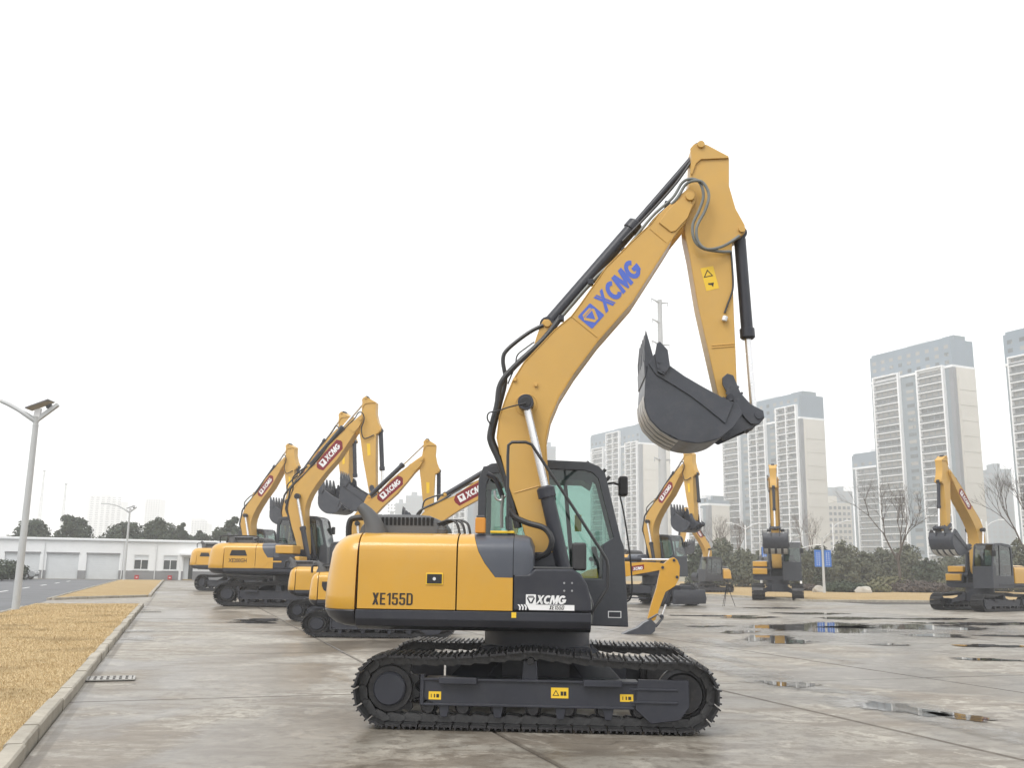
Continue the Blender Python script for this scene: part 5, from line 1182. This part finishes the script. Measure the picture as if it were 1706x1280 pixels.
# mini excavator whose boom reaches out past the front cab
mi = Frame(at(905, 26.6, 1000), R(-2))
def mini():
    r = thing('mini_excavator', 'mini excavator half hidden behind the front cab, dark bucket resting on the ground', 'excavator', mi.O, mi.h, GR)
    def t(pts, yl=-.1): return [mi.L(x, y, yl) for x, y in pts]
    YM = mat('bright_yellow_paint', (.56, .29, .018), .4, var=.06, scale=2, coat=.3)
    for sd in (-1, 1):
        P = [(-.8, .42), (.8, .42)] ; pts = []
        for i in range(13): a = R(90 - 15 * i); pts.append((.8 + .22 * math.cos(a), .23 + .22 * math.sin(a)))
        for i in range(13): a = R(-90 - 15 * i); pts.append((-.8 + .22 * math.cos(a), .23 + .22 * math.sin(a)))
        tk = MB().prism(pts, sd * .5, sd * .78).build('track', HOSE, r, .01)
        lg = MB()
        for x in [-.8 + .1 * k for k in range(17)]: lg.box((x - .02, sd * .5, .45), (x + .02, sd * .78, .47)); lg.box((x - .02, sd * .5, -.0), (x + .02, sd * .78, .01))
        o = lg.build('track_lugs', HOSE, tk, smooth=0); o['kind'] = 'stuff'
        MB().box((-.75, sd * .785, .15), (.75, sd * .80, .31)).build('track_frame', CHAR, tk, .01)
    MB().cyl((0, 0, .4), (0, 0, .62), .32, n=24).build('slew_ring', CHAR, r)
    MB().prism([(-.85, .62), (.55, .62), (.55, .75), (-.1, .8), (-.2, 1.2), (-.75, 1.2), (-.88, 1.0)], -.68, .68).build('house', YM, r, .05)
    cb = MB()
    for x, y in ((-.25, -.55), (.55, -.55), (-.25, .55), (.55, .55)): cb.box((x - .03, y - .03, .75), (x + .03, y + .03, 2.2))
    cb.box((-.35, -.62, 2.2), (.65, .62, 2.28)); cb.build('canopy', CHAR, r, .015)
    MB().box((-.2, -.25, .8), (.2, .25, 1.0)).build('seat', BLACK, r, .05)
    bo = [(.62, .95), (.62, .72), (.8, .70), (.95, .95)] 
    up = t([(1040, 939), (1075, 937), (1098, 938), (1107, 940), (1111, 945), (1106, 951), (1098, 951), (1070, 956), (1040, 962)])
    x0 = up[0][0]
    bm_ = MB().prism([(.55, .72), (.72, .70), (.95, 1.05), (1.25, 1.36), up[-1], *up[-2:0:-1][:7], up[0], (1.25, 1.68), (.85, 1.45), (.6, 1.0)][0:1] + [(.72, .70), (.98, 1.05), (1.3, 1.34)] + [up[8], up[7], up[6], up[5], up[4], up[3], up[2], up[1], up[0]] + [(1.2, 1.66), (.8, 1.42), (.58, 1.0)], -.09, .09).build('boom', YM, r, .01)
    pl = t([(1051, 944), (1073, 941), (1073, 949), (1051, 953)], -.095)
    MB().add([(p[0], -.0925, p[1]) for p in pl], [(0, 1, 2, 3)]).build('decal_plate', RED, bm_, smooth=0)
    a, b = mi.L(1055, 951, -.095), mi.L(1071, 943, -.095)
    strokes(BRAND, (a[0], -.094, a[1]), (1, 0, .12), (0, 0, 1), .085, b[0] - a[0], .16).build('lettering', WHITE, bm_, smooth=0)
    ar = t([(1100, 944), (1108, 938), (1116, 931), (1123, 929), (1129, 934), (1133, 944), (1132, 964), (1125, 977), (1116, 983), (1109, 987), (1101, 1008), (1092, 1034), (1084, 1037), (1079, 1031), (1086, 1005), (1094, 980), (1099, 955)])
    am = MB().prism(ar, -.085, .085).build('arm', YM, r, .012)
    for p in ((1104, 946), (1123, 934), (1128, 962)):
        q = mi.L(*p, -.1); MB().cyl((q[0], -.11, q[1]), (q[0], .11, q[1]), .04, n=14).build('pin', CHAR, am)
    actuator(r, 'arm_cylinder', mi.L(985, 932, -.1), mi.L(1121, 933, -.1), 0, .055, .03, .6)
    actuator(r, 'bucket_cylinder', mi.L(1124, 968, -.1), mi.L(1103, 1028, -.1), 0, .05, .028, .62)
    actuator(r, 'boom_cylinder', (.75, .62), (1.45, 1.36), 0, .05, .028, .6)
    bk = t([(1030, 1060), (1046, 1052), (1062, 1046), (1072, 1038), (1084, 1032), (1092, 1040), (1090, 1052), (1082, 1058), (1062, 1061)])
    bkt = MB().prism(bk, -.26, .26).build('bucket', BUCK, r, .01)
    for y in (-.2, -.07, .07, .2): q = mi.L(1030, 1060, -.1); MB().prism([(q[0] - .12, q[1] - .0), (q[0] + .1, q[1] - .0), (q[0] + .1, q[1] + .06)], y - .03, y + .03).build('tooth', BUCK, bkt)
    for y in (-.1, .1):
        MB().tube([(*[mi.L(1080, 1032, 0)[0]], y, mi.L(1080, 1032, 0)[1]), (mi.L(1094, 1024, 0)[0], y, mi.L(1094, 1024, 0)[1]), (mi.L(1104, 1030, 0)[0], y, mi.L(1104, 1030, 0)[1]), (mi.L(1092, 1045, 0)[0], y, mi.L(1092, 1045, 0)[1])], .025, 6).build('bucket_link', BUCK, r)
mini()
# ------------------------------------------------------------------ street furniture and small things
POLE = mat('painted_pole', (.47, .48, .48), .5, var=.05, scale=.8, metal=.1)
PANEL = mat('solar_panel', (.13, .135, .145), .2, var=.2, scale=4)
def solar_lamp(label, base, H, rz):
    t = thing('street_lamp', label, 'street lamp', base, rz, 'solar street lamps on the lawn strip')
    MB().tube([(0, 0, -.05), (0, 0, .02), (0, 0, .03), (0, 0, H)], [.19, .19, .125, .095], 14).build('pole', POLE, t)
    MB().tube([(0, 0, H - .02), (0, 0, H + .04), (0, 0, H + .05), (0, 0, H + .32)], [.10, .10, .085, .10], 14).build('collar', POLE, t)
    MB().tube(spline([(.0, 0, H + .15), (-.55, 0, H + .50), (-1.3, 0, H + .86), (-2.2, 0, H + 1.05)], 6), [.09] * 6 + [.075] * 6 + [.06] * 6 + [.045], 10).build('long_arm', POLE, t)
    MB().box((-3.0, -.16, H + 1.02), (-2.15, .16, H + 1.10)).build('lamp_head', POLE, t, .03)
    MB().rings([[(.02, -.06, H + .10), (.02, .06, H + .10), (.05, .06, H + .34), (.05, -.06, H + .34)], [(.72, -.09, H + .72), (.72, .09, H + .72), (.66, .09, H + .82), (.66, -.09, H + .82)]]).build('short_arm', POLE, t, .01)
    MB().prism([(-.10, H + .30), (.12, H + .30), (.14, H + .62), (-.06, H + .56)], -.07, .07).build('panel_bracket', WHITE, t, .01)
    pa = MB().prism([(-.30, H + .56), (.46, H + .88), (.44, H + .92), (-.32, H + .60)], -.30, .30).build('solar_panel', PANEL, t, .006)
    MB().prism([(.28, H + .72), (.46, H + .80), (.50, H + .68), (.32, H + .61)], -.07, .07).build('sensor_box', HOOD, t, .02)
    return t
b = G(25, 1021); H1 = D(60, 712, b.y).z; b.z = .05; solar_lamp('tall grey solar street lamp standing near at the left edge', b, H1, R(4))
b = G(206, 967); H2 = D(212, 858, b.y).z; b.z = .05; solar_lamp('small distant solar street lamp in front of the white garage', b, H2, R(4))
def park_lamp(label, px, Y, pytop, arms=2, rz=0.0, name='street_lamp'):
    b = at(px, Y); H = D(px, pytop, Y).z; t = thing(name, label, 'street lamp', b, rz, 'thin street lamps beyond the verge')
    MB().tube([(0, 0, 0), (0, 0, H * .97)], [.11, .07], 10).build('pole', TWHITE, t)
    for s_ in ((-1, 1) if arms == 2 else (arms,)):
        am = MB().tube(spline([(0, 0, H * .9), (s_ * .7, 0, H * .96), (s_ * 1.7, 0, H * 1.0)], 5), .035, 6).build('arm', TWHITE, t)
        MB().box((s_ * 1.6, -.14, H * 1.0 - .05), (s_ * 2.3, .14, H * 1.0 + .06)).build('lamp_head', TWHITE, t, .02)
    return t
park_lamp('thin white street lamp left of the hanging bucket', 1244, 118, 872)
park_lamp('pale street lamp just right of the cab facing the camera', 1334, 96, 908)
park_lamp('thin white street lamp right of the blue banners', 1391, 120, 868, 1)
park_lamp('thin white mast beside the boom of the right excavator', 1642, 118, 862, -1, R(2))
park_lamp('second thin white mast beside the boom of the right excavator', 1650, 121, 866, 1, R(2))
BANB = mat('banner_blue', (.05, .16, .50), .6, var=.1, scale=2)
def banner_pole(label, px, Y, pytop, x0, x1, y0, y1, pair=True, name='banner_pole'):
    b = at(px, Y); H = D(px, pytop, Y).z; t = thing(name, label, 'sign', b, 0, 'poles with blue banners')
    MB().tube([(0, 0, 0), (0, 0, H)], [.12, .08], 12).build('pole', POLE, t)
    z0, z1 = D(px, y1, Y).z, D(px, y0, Y).z
    for s_ in ((-1, 1) if pair else (1,)):
        w_ = (x1 - x0) / 2 * Y / FPX if pair else (x1 - x0) * Y / FPX
        bn = MB().box((s_ * .12, -.03, z0), (s_ * (.12 + w_ - .1), .03, z1)).build('banner', BANB, t, .01)
        for c in range(2):
            for k in range(7):
                cx_ = s_ * .12 + s_ * (w_ - .1) * (.34 + .32 * c); cz = z0 + (z1 - z0) * (.12 + .115 * k); u = .045
                mk = MB(); 
                for q in ((-u, -u * .2, u, u * .2), (-u * .25, -u, u * .25, u), (-u, u * .7, u, u)): mk.box((cx_ + q[0], -.036, cz + q[1]), (cx_ + q[2], -.0305, cz + q[3]))
                mk.build('character', WHITE, bn, smooth=0)
    if pair:
        for s_ in (-1, 1): MB().tube(spline([(0, 0, H * .95), (s_ * .9, 0, H * 1.08), (s_ * 2.2, 0, H * .98)], 5), .035, 6).build('arm', POLE, t)
banner_pole('pole with a pair of blue banners on the dry verge', 1372, 81.5, 896, 1359.5, 1386, 917, 945)
banner_pole('small blue banner beyond the excavator that faces the camera', 1268, 92, 905, 1269, 1279, 912, 931, False)
# tripod
b = G(1212, 1011); t = thing('tripod', 'thin black tripod standing alone on the concrete', 'tripod', b)
for k in range(3):
    a = R(100 + 120 * k); MB().tube([(.38 * math.cos(a), .38 * math.sin(a), 0), (.05 * math.cos(a), .05 * math.sin(a), .95)], [.012, .02], 6).build('leg', BLACK, t)
MB().tube([(0, 0, .6), (0, 0, 1.18)], .02, 8).build('column', BLACK, t); MB().box((-.06, -.06, 1.18), (.06, .06, 1.28)).build('head', BLACK, t, .01)
MB().tube([(0, 0, .94), (0, 0, 1.0)], .06, 10).build('collar', BLACK, t)
# parked car by the garage
SIL = mat('silver_paint', (.42, .43, .44), .3, metal=.6, var=.05)
b = at(24, 96, 945); t = thing('parked_car', 'silver car parked before the left garage shutter, half behind the lamp post', 'car', b, R(12))
prof = [(-2.1, .35), (-2.15, .75), (-1.95, .95), (-1.3, 1.02), (-.75, 1.42), (.55, 1.45), (1.15, 1.02), (1.95, .88), (2.15, .70), (2.15, .35), (1.75, .28), (-1.7, .28)]
MB().prism(prof, -.85, .85).build('body', SIL, t, .06, seg=3)
for y in (-.853, .853):
    MB().prism([(-1.15, 1.03), (-.68, 1.37), (-.15, 1.39), (-.15, 1.03)], y - .004, y + .004).build('window', DKGL, t); MB().prism([(-.08, 1.03), (-.08, 1.39), (.48, 1.39), (.98, 1.03)], y - .004, y + .004).build('window', DKGL, t)
    for x in (-1.35, 1.35):
        wv = MB().tube([(x, y - .1, .33), (x, y - .08, .33), (x, y + .08, .33), (x, y + .1, .33)], [.28, .33, .33, .28], 20).build('wheel', HOSE, t); MB().cyl((x, y - .105, .33), (x, y + .105, .33), .2, n=16).build('rim', BRIGHT, wv)
for y in (-.6, .6): MB().box((2.10, y - .2, .66), (2.165, y + .2, .80)).build('headlight', WHITE, t, .02); MB().box((-2.17, y - .2, .74), (-2.09, y + .2, .88)).build('tail_light', REDP, t, .02)
MB().box((2.1, -.7, .38), (2.17, .7, .52)).build('grille', BLACK, t, .01)
# transmission pole and far masts
CONCP = mat('pylon_steel', (.42, .43, .44), .6, var=.05, scale=.3)
b = at(1106, 190, 930); H = D(1106, 500, 190).z; t = thing('transmission_pole', 'tall grey transmission pole rising behind the raised bucket', 'pylon', b, R(40))
MB().tube([(0, 0, 0), (0, 0, H)], [1.0, .45], 16).build('pole', CONCP, t)
for i, (dz, l, r_) in enumerate(((.3, 2.6, 2.6), (4.6, 2.4, 0), (9.2, 2.6, 2.8), (14.5, 2.4, 2.6), (24, 2.6, 2.6), (33, 2.4, 2.4))):
    for s_, ln in ((-1, l), (1, r_)):
        if ln: 
            am = MB().tube([(s_ * .3, 0, H - dz - .3), (s_ * ln, 0, H - dz + .15)], [.22, .10], 8).build('cross_arm', CONCP, t)
            MB().tube([(s_ * (ln - .1), 0, H - dz + .1), (s_ * (ln - .1), 0, H - dz - .7)], .09, 6).build('insulator', BRIGHT, am)
for px, py, Y, lb in ((58, 786, 800, 'very thin far lattice mast at the left, beside the big lamp'), (97, 808, 760, 'far lattice mast with a dark top between two evergreens')):
    b = at(px, Y, 935); H = D(px, py, Y).z; t = thing('lattice_mast', lb, 'mast', b, 0, 'far lattice masts')
    m = MB(); n = 9; w0 = 1.6
    for c in range(4):
        sx, sy = ((-1, -1), (1, -1), (1, 1), (-1, 1))[c]; sx2, sy2 = ((1, -1), (1, 1), (-1, 1), (-1, -1))[c]
        m.tube([(sx * w0, sy * w0, 0), (sx * .25, sy * .25, H)], [.14, .10], 4)
        for k in range(n):
            za, zb = H * k / n, H * (k + 1) / n; wa, wb = w0 + (.25 - w0) * k / n, w0 + (.25 - w0) * (k + 1) / n
            m.tube([(sx * wa, sy * wa, za), (sx2 * wb, sy2 * wb, zb)], .06, 3)
    m.build('lattice', CONCP, t, smooth=0); MB().box((-.8, -.8, H), (.8, .8, H + .9)).build('head', HOOD, t, .05)
# ------------------------------------------------------------------ misty air
m, t, o = newmat('mist'); v = nd(t, 'VolumePrincipled'); v.inputs['Color'].default_value = (.985, .992, 1, 1); v.inputs['Density'].default_value = .00095; v.inputs['Anisotropy'].default_value = .0
t.links.new(v.outputs[0], o.inputs['Volume'])
hz = MB().box((-900, -60, -2.4), (900, 1500, 118)).build('haze', m, smooth=0)
tag(hz, 'pale winter mist over the yard and the town', 'haze', kind='stuff')
